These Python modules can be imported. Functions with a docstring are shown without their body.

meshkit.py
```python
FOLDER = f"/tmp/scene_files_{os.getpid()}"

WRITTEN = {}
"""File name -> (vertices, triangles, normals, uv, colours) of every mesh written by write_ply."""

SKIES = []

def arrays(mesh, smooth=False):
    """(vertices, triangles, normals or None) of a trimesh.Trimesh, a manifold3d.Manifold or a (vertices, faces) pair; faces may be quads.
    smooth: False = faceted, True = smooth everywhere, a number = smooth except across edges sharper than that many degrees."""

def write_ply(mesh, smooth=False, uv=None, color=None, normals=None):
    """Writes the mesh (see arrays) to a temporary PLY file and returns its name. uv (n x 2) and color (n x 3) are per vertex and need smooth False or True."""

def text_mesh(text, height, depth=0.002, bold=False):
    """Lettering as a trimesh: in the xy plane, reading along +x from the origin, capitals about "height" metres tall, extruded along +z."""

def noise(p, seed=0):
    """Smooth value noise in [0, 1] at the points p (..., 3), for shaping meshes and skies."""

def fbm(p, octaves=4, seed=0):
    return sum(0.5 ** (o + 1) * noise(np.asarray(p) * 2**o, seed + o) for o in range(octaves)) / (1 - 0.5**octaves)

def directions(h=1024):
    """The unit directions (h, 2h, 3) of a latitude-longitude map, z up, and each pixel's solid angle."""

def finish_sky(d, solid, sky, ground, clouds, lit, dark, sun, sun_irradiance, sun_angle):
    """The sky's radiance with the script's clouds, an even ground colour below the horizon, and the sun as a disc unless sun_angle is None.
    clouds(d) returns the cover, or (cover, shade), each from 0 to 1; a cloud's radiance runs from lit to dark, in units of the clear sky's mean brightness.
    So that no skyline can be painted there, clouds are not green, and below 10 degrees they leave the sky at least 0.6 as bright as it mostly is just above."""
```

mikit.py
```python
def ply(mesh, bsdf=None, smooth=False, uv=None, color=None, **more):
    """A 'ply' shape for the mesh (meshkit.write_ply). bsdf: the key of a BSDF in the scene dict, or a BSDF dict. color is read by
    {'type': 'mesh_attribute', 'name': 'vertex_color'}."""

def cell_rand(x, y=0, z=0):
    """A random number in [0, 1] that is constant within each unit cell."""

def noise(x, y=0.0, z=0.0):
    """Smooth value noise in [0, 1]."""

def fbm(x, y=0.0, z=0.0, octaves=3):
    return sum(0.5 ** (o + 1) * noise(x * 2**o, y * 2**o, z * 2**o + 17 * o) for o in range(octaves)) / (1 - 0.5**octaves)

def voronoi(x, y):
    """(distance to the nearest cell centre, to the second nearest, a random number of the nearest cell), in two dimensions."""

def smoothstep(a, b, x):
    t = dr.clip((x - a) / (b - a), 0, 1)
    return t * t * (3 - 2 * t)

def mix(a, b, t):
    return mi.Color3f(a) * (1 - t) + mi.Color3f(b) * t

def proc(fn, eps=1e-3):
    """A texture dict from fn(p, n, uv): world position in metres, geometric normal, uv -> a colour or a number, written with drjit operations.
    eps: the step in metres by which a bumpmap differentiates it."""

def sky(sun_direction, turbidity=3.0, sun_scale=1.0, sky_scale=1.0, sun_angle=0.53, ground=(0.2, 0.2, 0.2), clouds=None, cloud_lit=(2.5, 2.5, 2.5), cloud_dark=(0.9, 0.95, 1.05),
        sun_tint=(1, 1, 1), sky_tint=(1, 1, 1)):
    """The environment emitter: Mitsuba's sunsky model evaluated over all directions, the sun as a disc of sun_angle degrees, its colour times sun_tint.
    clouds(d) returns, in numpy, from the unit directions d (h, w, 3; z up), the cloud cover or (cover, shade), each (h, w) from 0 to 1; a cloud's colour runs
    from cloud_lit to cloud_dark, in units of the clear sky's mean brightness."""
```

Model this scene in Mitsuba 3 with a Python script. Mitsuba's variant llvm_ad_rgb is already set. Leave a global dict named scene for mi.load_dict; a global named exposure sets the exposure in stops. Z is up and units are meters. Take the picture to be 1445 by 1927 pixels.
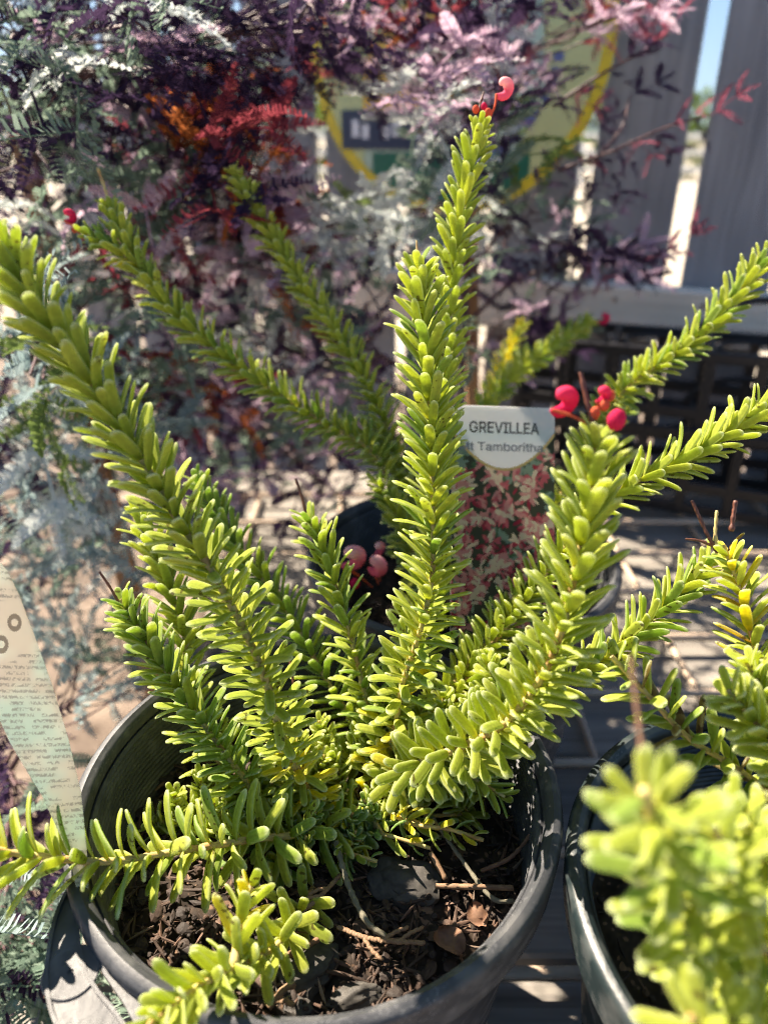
import math
import numpy as np, trimesh, manifold3d, shapely
import drjit as dr
import mitsuba as mi
import mikit, meshkit
from mikit import proc, noise, fbm, mix, smoothstep, voronoi, cell_rand

# ------------------------------------------------------------------ camera, sky, exposure
ZC, PITCH, FPX, W0, H0 = 0.4065, math.radians(27.0), 1380.0, 1445.0, 1927.0
SP, CP = math.sin(PITCH), math.cos(PITCH)
scene, labels = {}, {}
scene['camera'] = {'type': 'thinlens', 'fov': math.degrees(2 * math.atan(W0 / 2 / FPX)), 'fov_axis': 'x',
                   'aperture_radius': 0.0020, 'focus_distance': 0.298, 'near_clip': 0.01, 'far_clip': 500.0,
                   'to_world': mi.ScalarTransform4f().look_at(origin=[0, 0, ZC], target=[0, CP, ZC - SP], up=[0, 0, 1])}
SUN_AZ, SUN_EL = math.radians(-50), math.radians(47)          # azimuth from straight ahead (+y), negative = left
SUN = (math.sin(SUN_AZ) * math.cos(SUN_EL), math.cos(SUN_AZ) * math.cos(SUN_EL), math.sin(SUN_EL))
scene['sky_light'] = mikit.sky(SUN, turbidity=3.0, sky_scale=0.38, sun_scale=1.0, sun_tint=(.94, .98, 1.06), ground=(0.25, 0.23, 0.2))
exposure = 3.7

# ------------------------------------------------------------------ helpers
def P(px, py, d):
    """The place in the world that stands at depth d metres where the photograph shows it."""
    u, v = (px - W0 / 2) / FPX, (py - H0 / 2) / FPX
    return np.array([u * d, d * (CP - v * SP), ZC - d * (SP + v * CP)])

def G(px, py, z):
    v = (py - H0 / 2) / FPX
    return P(px, py, (ZC - z) / (SP + v * CP))

def proj(p):
    p = np.asarray(p, float); y, z = p[..., 1], p[..., 2] - ZC
    d = y * CP - z * SP
    return W0 / 2 + p[..., 0] / d * FPX, H0 / 2 + (-z * CP - y * SP) / d * FPX, d

used = {}
def key(name, parent=None):
    full = f'{parent}__{name}' if parent else name
    n = used.get(full, -1) + 1; used[full] = n
    return full if n == 0 else f'{full}_{n:03d}'

def put(name, mesh, bsdf, parent=None, smooth=False, uv=None):
    k = key(name, parent)
    scene[k] = mikit.ply(mesh, bsdf, smooth=smooth, uv=uv)
    return k

def tag(k, label, category=None, group=None, kind=None):
    d = {'label': label}
    if category: d['category'] = category
    if group: d['group'] = group
    if kind: d['kind'] = kind
    labels[k] = d
    return k

def unit(v): return v / (np.linalg.norm(v, axis=-1, keepdims=True) + 1e-12)

def spline(pts, step=0.002):
    p = np.asarray(pts, float)
    q = np.vstack([2 * p[0] - p[1], p, 2 * p[-1] - p[-2]])
    out = []
    for i in range(len(p) - 1):
        a, b, c, d = q[i:i + 4]; t = np.linspace(0, 1, 40, endpoint=False)[:, None]
        out.append(0.5 * (2 * b + (c - a) * t + (2 * a - 5 * b + 4 * c - d) * t ** 2 + (3 * b - a - 3 * c + d) * t ** 3))
    out = np.vstack(out + [p[-1:]])
    s = np.r_[0, np.cumsum(np.linalg.norm(np.diff(out, axis=0), axis=1))]
    n = max(3, int(s[-1] / step) + 1); t = np.linspace(0, s[-1], n)
    return np.stack([np.interp(t, s, out[:, k]) for k in range(3)], 1), s[-1]

def frames(p):
    t = unit(np.gradient(p, axis=0)); n = np.zeros_like(t)
    a = np.cross(t[0], [0, 0, 1.0]); a = np.array([1.0, 0, 0]) if np.linalg.norm(a) < .1 else a
    n[0] = unit(a)
    for i in range(1, len(p)):
        n[i] = unit(n[i - 1] - t[i] * (n[i - 1] @ t[i]))
    return t, n, np.cross(t, n)

def tube(p, r, sides=8):
    """A closed round tube along the points p with radius r (number or one per point)."""
    p = np.asarray(p, float); r = np.broadcast_to(r, (len(p),)); t, n, b = frames(p)
    a = np.arange(sides) * 2 * np.pi / sides
    v = p[:, None] + r[:, None, None] * (np.cos(a)[None, :, None] * n[:, None] + np.sin(a)[None, :, None] * b[:, None])
    i, j = np.meshgrid(np.arange(len(p) - 1), np.arange(sides), indexing='ij')
    q = np.stack([i * sides + j, i * sides + (j + 1) % sides, (i + 1) * sides + (j + 1) % sides, (i + 1) * sides + j], -1).reshape(-1, 4)
    f = np.vstack([q[:, [0, 1, 2]], q[:, [0, 2, 3]]]); m = len(p) * sides; k = np.arange(sides)
    v = np.vstack([v.reshape(-1, 3), p[:1], p[-1:]])
    f = np.vstack([f, np.stack([k * 0 + m, (k + 1) % sides, k], 1), np.stack([k * 0 + m + 1, m - sides + k, m - sides + (k + 1) % sides], 1)])
    return trimesh.Trimesh(v, f, process=False)

cat = trimesh.util.concatenate

def slab(size, at=(0, 0, 0), rz=0.0, bevel=0.0015):
    """A bevelled box, centred at 'at'."""
    x, y, z = np.asarray(size) / 2; c = bevel
    pts = [(sx * (x - (k != 0) * c), sy * (y - (k != 1) * c), sz * (z - (k != 2) * c)) for sx in (-1, 1) for sy in (-1, 1) for sz in (-1, 1) for k in range(3)]
    m = manifold3d.Manifold.hull_points(np.array(pts, np.float32)).to_mesh()
    v = np.array(m.vert_properties[:, :3], float)
    R = np.array([[math.cos(rz), -math.sin(rz), 0], [math.sin(rz), math.cos(rz), 0], [0, 0, 1]])
    return trimesh.Trimesh(v @ R.T + at, np.array(m.tri_verts), process=False)

def lathe(profile, n=96, at=(0, 0, 0)):
    a = np.arange(n) * 2 * np.pi / n; pr = np.asarray(profile, float)
    v = np.stack([pr[:, :1] * np.cos(a), pr[:, :1] * np.sin(a), np.repeat(pr[:, 1:], n, 1)], -1).reshape(-1, 3) + at
    i, j = np.meshgrid(np.arange(len(pr) - 1), np.arange(n), indexing='ij')
    q = np.stack([i * n + j, i * n + (j + 1) % n, (i + 1) * n + (j + 1) % n, (i + 1) * n + j], -1).reshape(-1, 4)
    return trimesh.Trimesh(v, np.vstack([q[:, [0, 1, 2]], q[:, [0, 2, 3]]]), process=False)

def rock(size, seed, sub=2, rough=.35):
    m = trimesh.creation.icosphere(subdivisions=sub); v = np.array(m.vertices)
    v = v * (1 + rough * (meshkit.fbm(v * 1.6 + seed * 7.1, 3, seed) - .5)[:, None] * 2)
    return trimesh.Trimesh(v * np.asarray(size), m.faces, process=False)

def moved(m, at, R=None):
    v = np.array(m.vertices); v = v if R is None else v @ np.asarray(R).T
    return trimesh.Trimesh(v + at, m.faces, process=False)

def rotation(rng, tilt=None):
    a = rng.uniform(0, 2 * np.pi); t = rng.uniform(0, tilt) if tilt is not None else np.arccos(rng.uniform(-1, 1)); b = rng.uniform(0, 2 * np.pi)
    rz = lambda q: np.array([[math.cos(q), -math.sin(q), 0], [math.sin(q), math.cos(q), 0], [0, 0, 1]])
    rx = np.array([[1, 0, 0], [0, math.cos(t), -math.sin(t)], [0, math.sin(t), math.cos(t)]])
    return rz(a) @ rx @ rz(b)

# ------------------------------------------------------------------ materials
def C(*c): return mi.Color3f(*c)

def leaf_colour(p, n, uv):
    idn = dr.floor(uv.x); a = uv.x - idn; v = uv.y
    r1 = cell_rand(idn, 3); kind = idn - dr.floor(idn / 8) * 8
    c = mix(C(.54, .62, .10), C(.64, .69, .135), r1)                         # fresh lime
    c = dr.select(kind == 1, mix(C(.46, .55, .09), C(.53, .61, .11), r1), c)       # olive
    c = dr.select(kind == 2, mix(C(.36, .50, .10), C(.44, .56, .12), r1), c)      # green
    c = dr.select(kind == 3, mix(C(.78, .72, .05), C(.80, .74, .09), r1), c)        # yellow
    c = dr.select(kind == 4, mix(C(.80, .56, .07), C(.76, .66, .06), v), c)          # yellowing to orange
    c = dr.select(kind == 5, mix(C(.32, .48, .14), C(.38, .54, .17), r1), c)        # grey green
    c = dr.select(kind == 6, mix(C(.33, .24, .12), C(.40, .33, .12), v), c)          # dying
    f = fbm(p.x * 900, p.y * 900, p.z * 900)
    c = c * (.82 + .36 * f)
    c = mix(c, c * C(1.18, 1.05, .7), smoothstep(.35, .0, v) * .6)                       # yellower at the base
    rim = smoothstep(.16, .03, dr.abs(a - .02)) + smoothstep(.16, .03, dr.abs(a - .5))  # hair on the rolled margins
    c = mix(c, C(.80, .84, .62), dr.clip(rim * .36 + smoothstep(.86, 1.0, v) * .6, 0, .75))
    c = c * (1 - .12 * dr.exp(-dr.square((a - .75) / .05)) - .15 * dr.exp(-dr.square((a - .25) / .03)))
    spot = smoothstep(.72, .80, noise(p.x * 700 + 5, p.y * 700, p.z * 700)) * smoothstep(.74, .8, cell_rand(idn, 9))
    c = mix(c, C(.10, .06, .03), spot * .75)
    brown = smoothstep(.55, .62, fbm(p.x * 260 + 31, p.y * 260, p.z * 260)) * ((kind == 4) | (kind == 6))
    return mix(c, C(.13, .08, .05), dr.select((kind == 4) | (kind == 6), smoothstep(.55, .62, fbm(p.x * 260 + 31, p.y * 260, p.z * 260)) * .8, 0))

scene['mat_leaf'] = {'type': 'principledthin', 'base_color': proc(leaf_colour), 'roughness': .5, 'diff_trans': 1.25, 'eta': 1.33, 'sheen': 1.0, 'sheen_tint': .15}

def stem_colour(p, n, uv):
    f = fbm(p.x * 700, p.y * 700, p.z * 500)
    c = mix(C(.58, .50, .17), C(.44, .30, .13), f)
    return mix(c, C(.40, .19, .07), smoothstep(.55, .75, noise(p.x * 160, p.y * 160, p.z * 160)) * .6)
scene['mat_stem'] = {'type': 'twosided', 'b': {'type': 'principled', 'base_color': proc(stem_colour), 'roughness': .7, 'sheen': .6}}

def bark_colour(p, n, uv):
    return mix(C(.10, .055, .035), C(.24, .13, .075), fbm(p.x * 420, p.y * 420, p.z * 420))
scene['mat_bark'] = {'type': 'twosided', 'b': {'type': 'principled', 'base_color': proc(bark_colour), 'roughness': .8}}
def dead_colour(p, n, uv):
    return mix(C(.05, .02, .015), C(.20, .07, .04), fbm(p.x * 500, p.y * 500, p.z * 500))
scene['mat_dead_stalk'] = {'type': 'twosided', 'b': {'type': 'principled', 'base_color': proc(dead_colour), 'roughness': .55}}

def flower_bsdf(a, b):
    return {'type': 'principledthin', 'base_color': proc(lambda p, n, uv: mix(C(*a), C(*b), smoothstep(.3, .95, uv.y) * (.6 + .5 * noise(p.x * 500, p.y * 500, p.z * 500)))),
            'roughness': .4, 'diff_trans': .8, 'eta': 1.4, 'sheen': .5}
scene['mat_flower_red'] = flower_bsdf((.62, .025, .10), (.78, .08, .18))
scene['mat_flower_pink'] = flower_bsdf((.82, .18, .28), (.95, .70, .66))
scene['mat_bud_orange'] = flower_bsdf((.66, .16, .08), (.72, .12, .10))

def pot_colour(base):
    def fn(p, n, uv):
        d = fbm(p.x * 120, p.y * 120, p.z * 120, 4); s = smoothstep(.62, .74, noise(p.x * 900, p.y * 900, p.z * 900))
        return C(*base) * (.75 + .5 * d) + C(.035, .034, .032) * smoothstep(.5, .75, d) + C(.05, .048, .045) * smoothstep(.55, .8, fbm(p.x * 45, p.y * 45, p.z * 45 + 7, 4)) + C(.03, .03, .03) * s * smoothstep(.6, .8, noise(p.x * 60, p.y * 60, p.z * 60))
    return fn
def pot_bsdf(base, rough):
    return {'type': 'twosided', 'b': {'type': 'bumpmap', 'arbitrary': proc(lambda p, n, uv: fbm(p.x * 500, p.y * 500, p.z * 500), 2e-4), 'scale': 1.2e-4,
            'bsdf': {'type': 'principled', 'base_color': proc(pot_colour(base)), 'roughness': proc(lambda p, n, uv: rough + .18 * fbm(p.x * 150, p.y * 150, p.z * 150)), 'specular': .55}}}
scene['mat_pot_black'] = pot_bsdf((.038, .041, .047), .44)
scene['mat_pot_green'] = pot_bsdf((.012, .021, .023), .34)
scene['mat_tray'] = {'type': 'twosided', 'b': {'type': 'principled', 'base_color': {'type': 'rgb', 'value': [.010, .010, .012]}, 'roughness': .4, 'specular': .5}}

def soil_colour(p, n, uv):
    c = mix(C(.012, .010, .009), C(.055, .038, .026), fbm(p.x * 260, p.y * 260, p.z * 260, 4))
    return mix(c, C(.16, .10, .065), smoothstep(.62, .75, noise(p.x * 420, p.y * 420, p.z * 420)))
scene['mat_soil'] = {'type': 'twosided', 'b': {'type': 'principled', 'base_color': proc(soil_colour), 'roughness': .85, 'specular': .25}}
def litter_colour(p, n, uv):
    r = uv.x
    c = mix(C(.020, .014, .011), C(.20, .115, .075), r * r * r + .05)
    c = dr.select(r > .97, C(.26, .19, .14), c)
    return c * (.32 + .7 * fbm(p.x * 800, p.y * 800, p.z * 800))
scene['mat_litter'] = {'type': 'twosided', 'b': {'type': 'principled', 'base_color': proc(litter_colour), 'roughness': .75}}
scene['mat_stone'] = {'type': 'twosided', 'b': {'type': 'principled', 'base_color': proc(lambda p, n, uv: mix(C(.018, .017, .016), C(.085, .078, .068), fbm(p.x * 500, p.y * 500, p.z * 500, 4))), 'roughness': .7}}
scene['mat_grey_twig'] = {'type': 'twosided', 'b': {'type': 'principled', 'base_color': proc(lambda p, n, uv: mix(C(.09, .085, .06), C(.24, .22, .16), fbm(p.x * 700, p.y * 700, p.z * 700))), 'roughness': .85}}
scene['mat_dry_sprig'] = {'type': 'twosided', 'b': {'type': 'principled', 'base_color': proc(lambda p, n, uv: mix(C(.14, .08, .045), C(.30, .19, .11), fbm(p.x * 600, p.y * 600, p.z * 600))), 'roughness': .7}}

def wattle(a, b, rough=.22, dt=.8):
    return {'type': 'principledthin', 'base_color': proc(lambda p, n, uv: mix(C(*a), C(*b), dr.clip(uv.y * .6 + .7 * (fbm(p.x * 60, p.y * 60, p.z * 60) - .3), 0, 1))), 'roughness': rough, 'diff_trans': dt, 'eta': 1.5}
WATTLE = {'bluegrey': ((.20, .29, .30), (.42, .50, .50)), 'silver': ((.56, .63, .63), (.78, .82, .80)), 'sage': ((.12, .19, .14), (.30, .38, .31)), 'plum': ((.026, .016, .040), (.070, .044, .092)),
          'ruby': ((.17, .03, .045), (.32, .07, .085)), 'ember': ((.36, .09, .025), (.50, .18, .06)), 'rosewood': ((.20, .05, .085), (.40, .13, .18)), 'mauve': ((.46, .30, .43), (.76, .62, .72)), 'leafgreen': ((.10, .16, .04), (.20, .27, .08))}
for k, (a, b) in WATTLE.items(): scene['mat_wattle_' + k] = wattle(a, b)
scene['mat_plum_twig'] = {'type': 'twosided', 'b': {'type': 'principled', 'base_color': proc(lambda p, n, uv: mix(C(.045, .025, .03), C(.12, .055, .06), fbm(p.x * 200, p.y * 200, p.z * 200))), 'roughness': .6}}

def wood(a, b, k=1.0, ax='x'):
    def fn(p, n, uv):
        u = uv.x; g = fbm(p.z * 9 * k + 3 * noise(u * 4, p.z * 3), u * 160, 1.0, 4); s = noise(u * 420, p.z * 14)
        st = fbm(p.x * 7, p.y * 7, p.z * 5)
        return mix(C(*a), C(*b), g) * (.75 + .3 * s + .3 * st)
    return fn
def timber(a, b):
    """Weathered timber; uv.x runs across the grain in metres, uv.y along it."""
    def fn(p, n, uv):
        g = fbm(uv.x * 130 + 2.5 * noise(uv.x * 20, uv.y * 4), uv.y * 6, 0.0, 4); s = noise(uv.x * 700, uv.y * 11)
        st = fbm(p.x * 9, p.y * 9, p.z * 9)
        return mix(C(*a), C(*b), dr.clip(g * 1.1, 0, 1)) * (.62 + .35 * s + .45 * st)
    def h(p, n, uv): return fbm(uv.x * 420, uv.y * 9, 0.0, 3)
    return {'type': 'twosided', 'b': {'type': 'bumpmap', 'arbitrary': proc(h, 4e-4), 'scale': 6e-4, 'bsdf': {'type': 'principled', 'base_color': proc(fn), 'roughness': .8, 'specular': .3}}}
scene['mat_paling'] = timber((.150, .158, .178), (.27, .278, .30))
scene['mat_rail'] = timber((.52, .46, .38), (.74, .66, .55))
scene['mat_deck'] = timber((.14, .13, .118), (.30, .275, .24))
scene['mat_stake'] = timber((.22, .12, .055), (.38, .22, .11))
scene['mat_wire'] = {'type': 'twosided', 'b': {'type': 'principled', 'base_color': proc(lambda p, n, uv: mix(C(.56, .44, .33), C(.40, .31, .23), fbm(p.x * 90, p.y * 90, p.z * 90))), 'roughness': .55, 'metallic': .2}}
def ground_colour(p, n, uv):
    f = fbm(p.x * 30, p.y * 30, 0.0, 4); far = smoothstep(1.9, 2.6, p.y + .42 * p.x)
    c = mix(C(.115, .088, .072), C(.28, .225, .18), f)
    c = mix(c, C(.08, .06, .045), smoothstep(.5, .8, fbm(p.x * 60, p.y * 60, 0.0, 4)) * .8)
    j = dr.abs(p.y - dr.floor(p.y / 1.2) * 1.2 - .6)
    g = mix(C(.33, .29, .235), C(.42, .38, .315), fbm(p.x * 2, p.y * 2)) * (1 - .25 * smoothstep(.05, .0, j))
    return mix(c, g, far)
scene['mat_ground'] = {'type': 'twosided', 'b': {'type': 'principled', 'base_color': proc(ground_colour), 'roughness': .9, 'specular': .2}}
def flat(c, rough=.5, **k): return {'type': 'twosided', 'b': {'type': 'principled', 'base_color': {'type': 'rgb', 'value': list(c)}, 'roughness': rough, **k}}
scene['mat_white_paint'] = flat((.78, .78, .76), .4)
scene['mat_hedge'] = {'type': 'principledthin', 'base_color': proc(lambda p, n, uv: mix(C(.04, .08, .012), C(.17, .23, .03), noise(p.x * 3, p.y * 3, p.z * 3))), 'roughness': .5, 'diff_trans': .7, 'eta': 1.4}
for nm, c in (('yellow', (.66, .52, .03)), ('lime', (.52, .57, .27)), ('orange', (.66, .42, .06)), ('navy', (.02, .035, .08)), ('signgreen', (.01, .13, .08)), ('mint', (.42, .56, .45)), ('print_white', (.72, .74, .78)), ('print_blue', (.10, .13, .30))):
    scene['mat_sign_' + nm] = flat(c, .35)
def plastic_sheet(fn, dt=.7): return {'type': 'principledthin', 'base_color': proc(fn) if callable(fn) else {'type': 'rgb', 'value': list(fn)}, 'roughness': .3, 'diff_trans': dt, 'eta': 1.45}
scene['mat_tag_white'] = plastic_sheet(lambda p, n, uv: mix(C(.90, .92, .92), C(.78, .88, .90), smoothstep(.35, .5, uv.y) * smoothstep(.75, .55, uv.y)), 1.3)
scene['mat_label_back'] = plastic_sheet((.93, .93, .91), 1.35)
scene['mat_ink_black'] = flat((.02, .025, .02), .5)
scene['mat_ink_grey'] = flat((.17, .18, .19), .5)
scene['mat_ink_brown'] = plastic_sheet((.36, .31, .25), 1.0)
scene['mat_ink_gold'] = flat((.60, .40, .12), .5)
for nm, c in (('ground', (.10, .11, .075)), ('pink', (.62, .17, .19)), ('rose', (.72, .36, .32)), ('cream', (.80, .68, .50)), ('red', (.42, .06, .09)), ('leaf', (.13, .22, .12)), ('sage', (.30, .40, .30))):
    scene['mat_print_' + nm] = plastic_sheet(c, 1.2)

# ------------------------------------------------------------------ the leaf of the grevillea
NS, NA = 10, 10
def leaf_template():
    s = np.array([0, .05, .14, .28, .46, .64, .78, .88, .95, .992]); a = np.linspace(0, 2 * np.pi, NA + 1)
    w = np.where(s < .42, .42 + .58 * np.sin(np.clip(s / .34, 0, 1) * np.pi / 2), 1.0)
    w = np.where(s > .78, np.clip(1 - ((s - .78) / .22) ** 2.3, 0, 1) ** .5, w)
    ca, sa = np.cos(a), np.sin(a)
    x = np.sign(ca) * np.abs(ca) ** .8
    up = np.abs(sa) ** .75
    z = np.where(sa >= 0, .36 * up - .17 * np.exp(-(x / .22) ** 2) * (sa > .3), -.33 * up + .25 * np.exp(-(x / .35) ** 2) * (sa < -.3))
    thick = np.clip(.42 + .62 * np.sin(np.clip(s / .5, 0, 1) * np.pi / 2), 0, 1) * np.where(s > .8, np.sqrt(np.clip(1 - ((s - .8) / .215) ** 2, .04, 1)), 1)
    X = w[:, None] * x[None]; Z = thick[:, None] * z[None]; S = np.repeat(s[:, None], NA + 1, 1)
    i, j = np.meshgrid(np.arange(NS - 1), np.arange(NA), indexing='ij'); m = NA + 1
    q = np.stack([i * m + j, i * m + j + 1, (i + 1) * m + j + 1, (i + 1) * m + j], -1).reshape(-1, 4)
    f = [q[:, [0, 1, 2]], q[:, [0, 2, 3]]]
    tipc = NS * m; k = np.arange(NA); f.append(np.stack([k * 0 + tipc, (NS - 1) * m + k, (NS - 1) * m + k + 1], 1)[:, [0, 1, 2]])
    au = np.repeat((a / (2 * np.pi))[None], NS, 0)
    return np.r_[X.ravel(), 0], np.r_[S.ravel(), 1.0], np.r_[Z.ravel(), 0], np.vstack(f), np.r_[np.clip(au.ravel(), .001, .999), .25]
LX, LS, LZ, LF, LA = leaf_template()
FUZZ = .35 + 1.2 * (np.abs(LX) > .8 * np.abs(LX).max()) + 1.5 * (LS > .86); FUZZ[-1] = 0; FUZZ = FUZZ / FUZZ.sum()

def make_leaves(base, d, up, L, Wd, bend, kind, rng):
    """Vertices (n, V, 3) and uv (n, V, 2) of n leaves: base, direction and normal (n, 3), length, width, curl and colour kind (n)."""
    n = len(base); d = unit(d); up = unit(up - d * (up * d).sum(1, keepdims=True)); side = np.cross(d, up)
    tw = rng.normal(0, .14, n)[:, None]
    side, up = side * np.cos(tw) + up * np.sin(tw), up * np.cos(tw) - side * np.sin(tw)
    s = LS[None]; sb = rng.normal(0, .06, n)[:, None]
    ang = bend[:, None] * s
    along = np.where(np.abs(bend[:, None]) < 1e-3, s, np.sin(ang) / np.where(np.abs(bend[:, None]) < 1e-3, 1, bend[:, None]))
    off = np.where(np.abs(bend[:, None]) < 1e-3, 0, (1 - np.cos(ang)) / np.where(np.abs(bend[:, None]) < 1e-3, 1, bend[:, None]))
    L_, w_ = L[:, None], Wd[:, None] / 2
    zx = LZ[None] * w_
    a_ = along * L_ - zx * np.sin(ang); u_ = off * L_ + zx * np.cos(ang); x_ = LX[None] * w_ + sb * s * s * L_
    v = base[:, None] + a_[..., None] * d[:, None] + u_[..., None] * up[:, None] + x_[..., None] * side[:, None]
    idn = rng.integers(0, 60, n) * 8 + kind
    uv = np.stack([idn[:, None] + LA[None], np.broadcast_to(LS[None], (n, len(LS)))], -1)
    return v, uv

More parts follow.
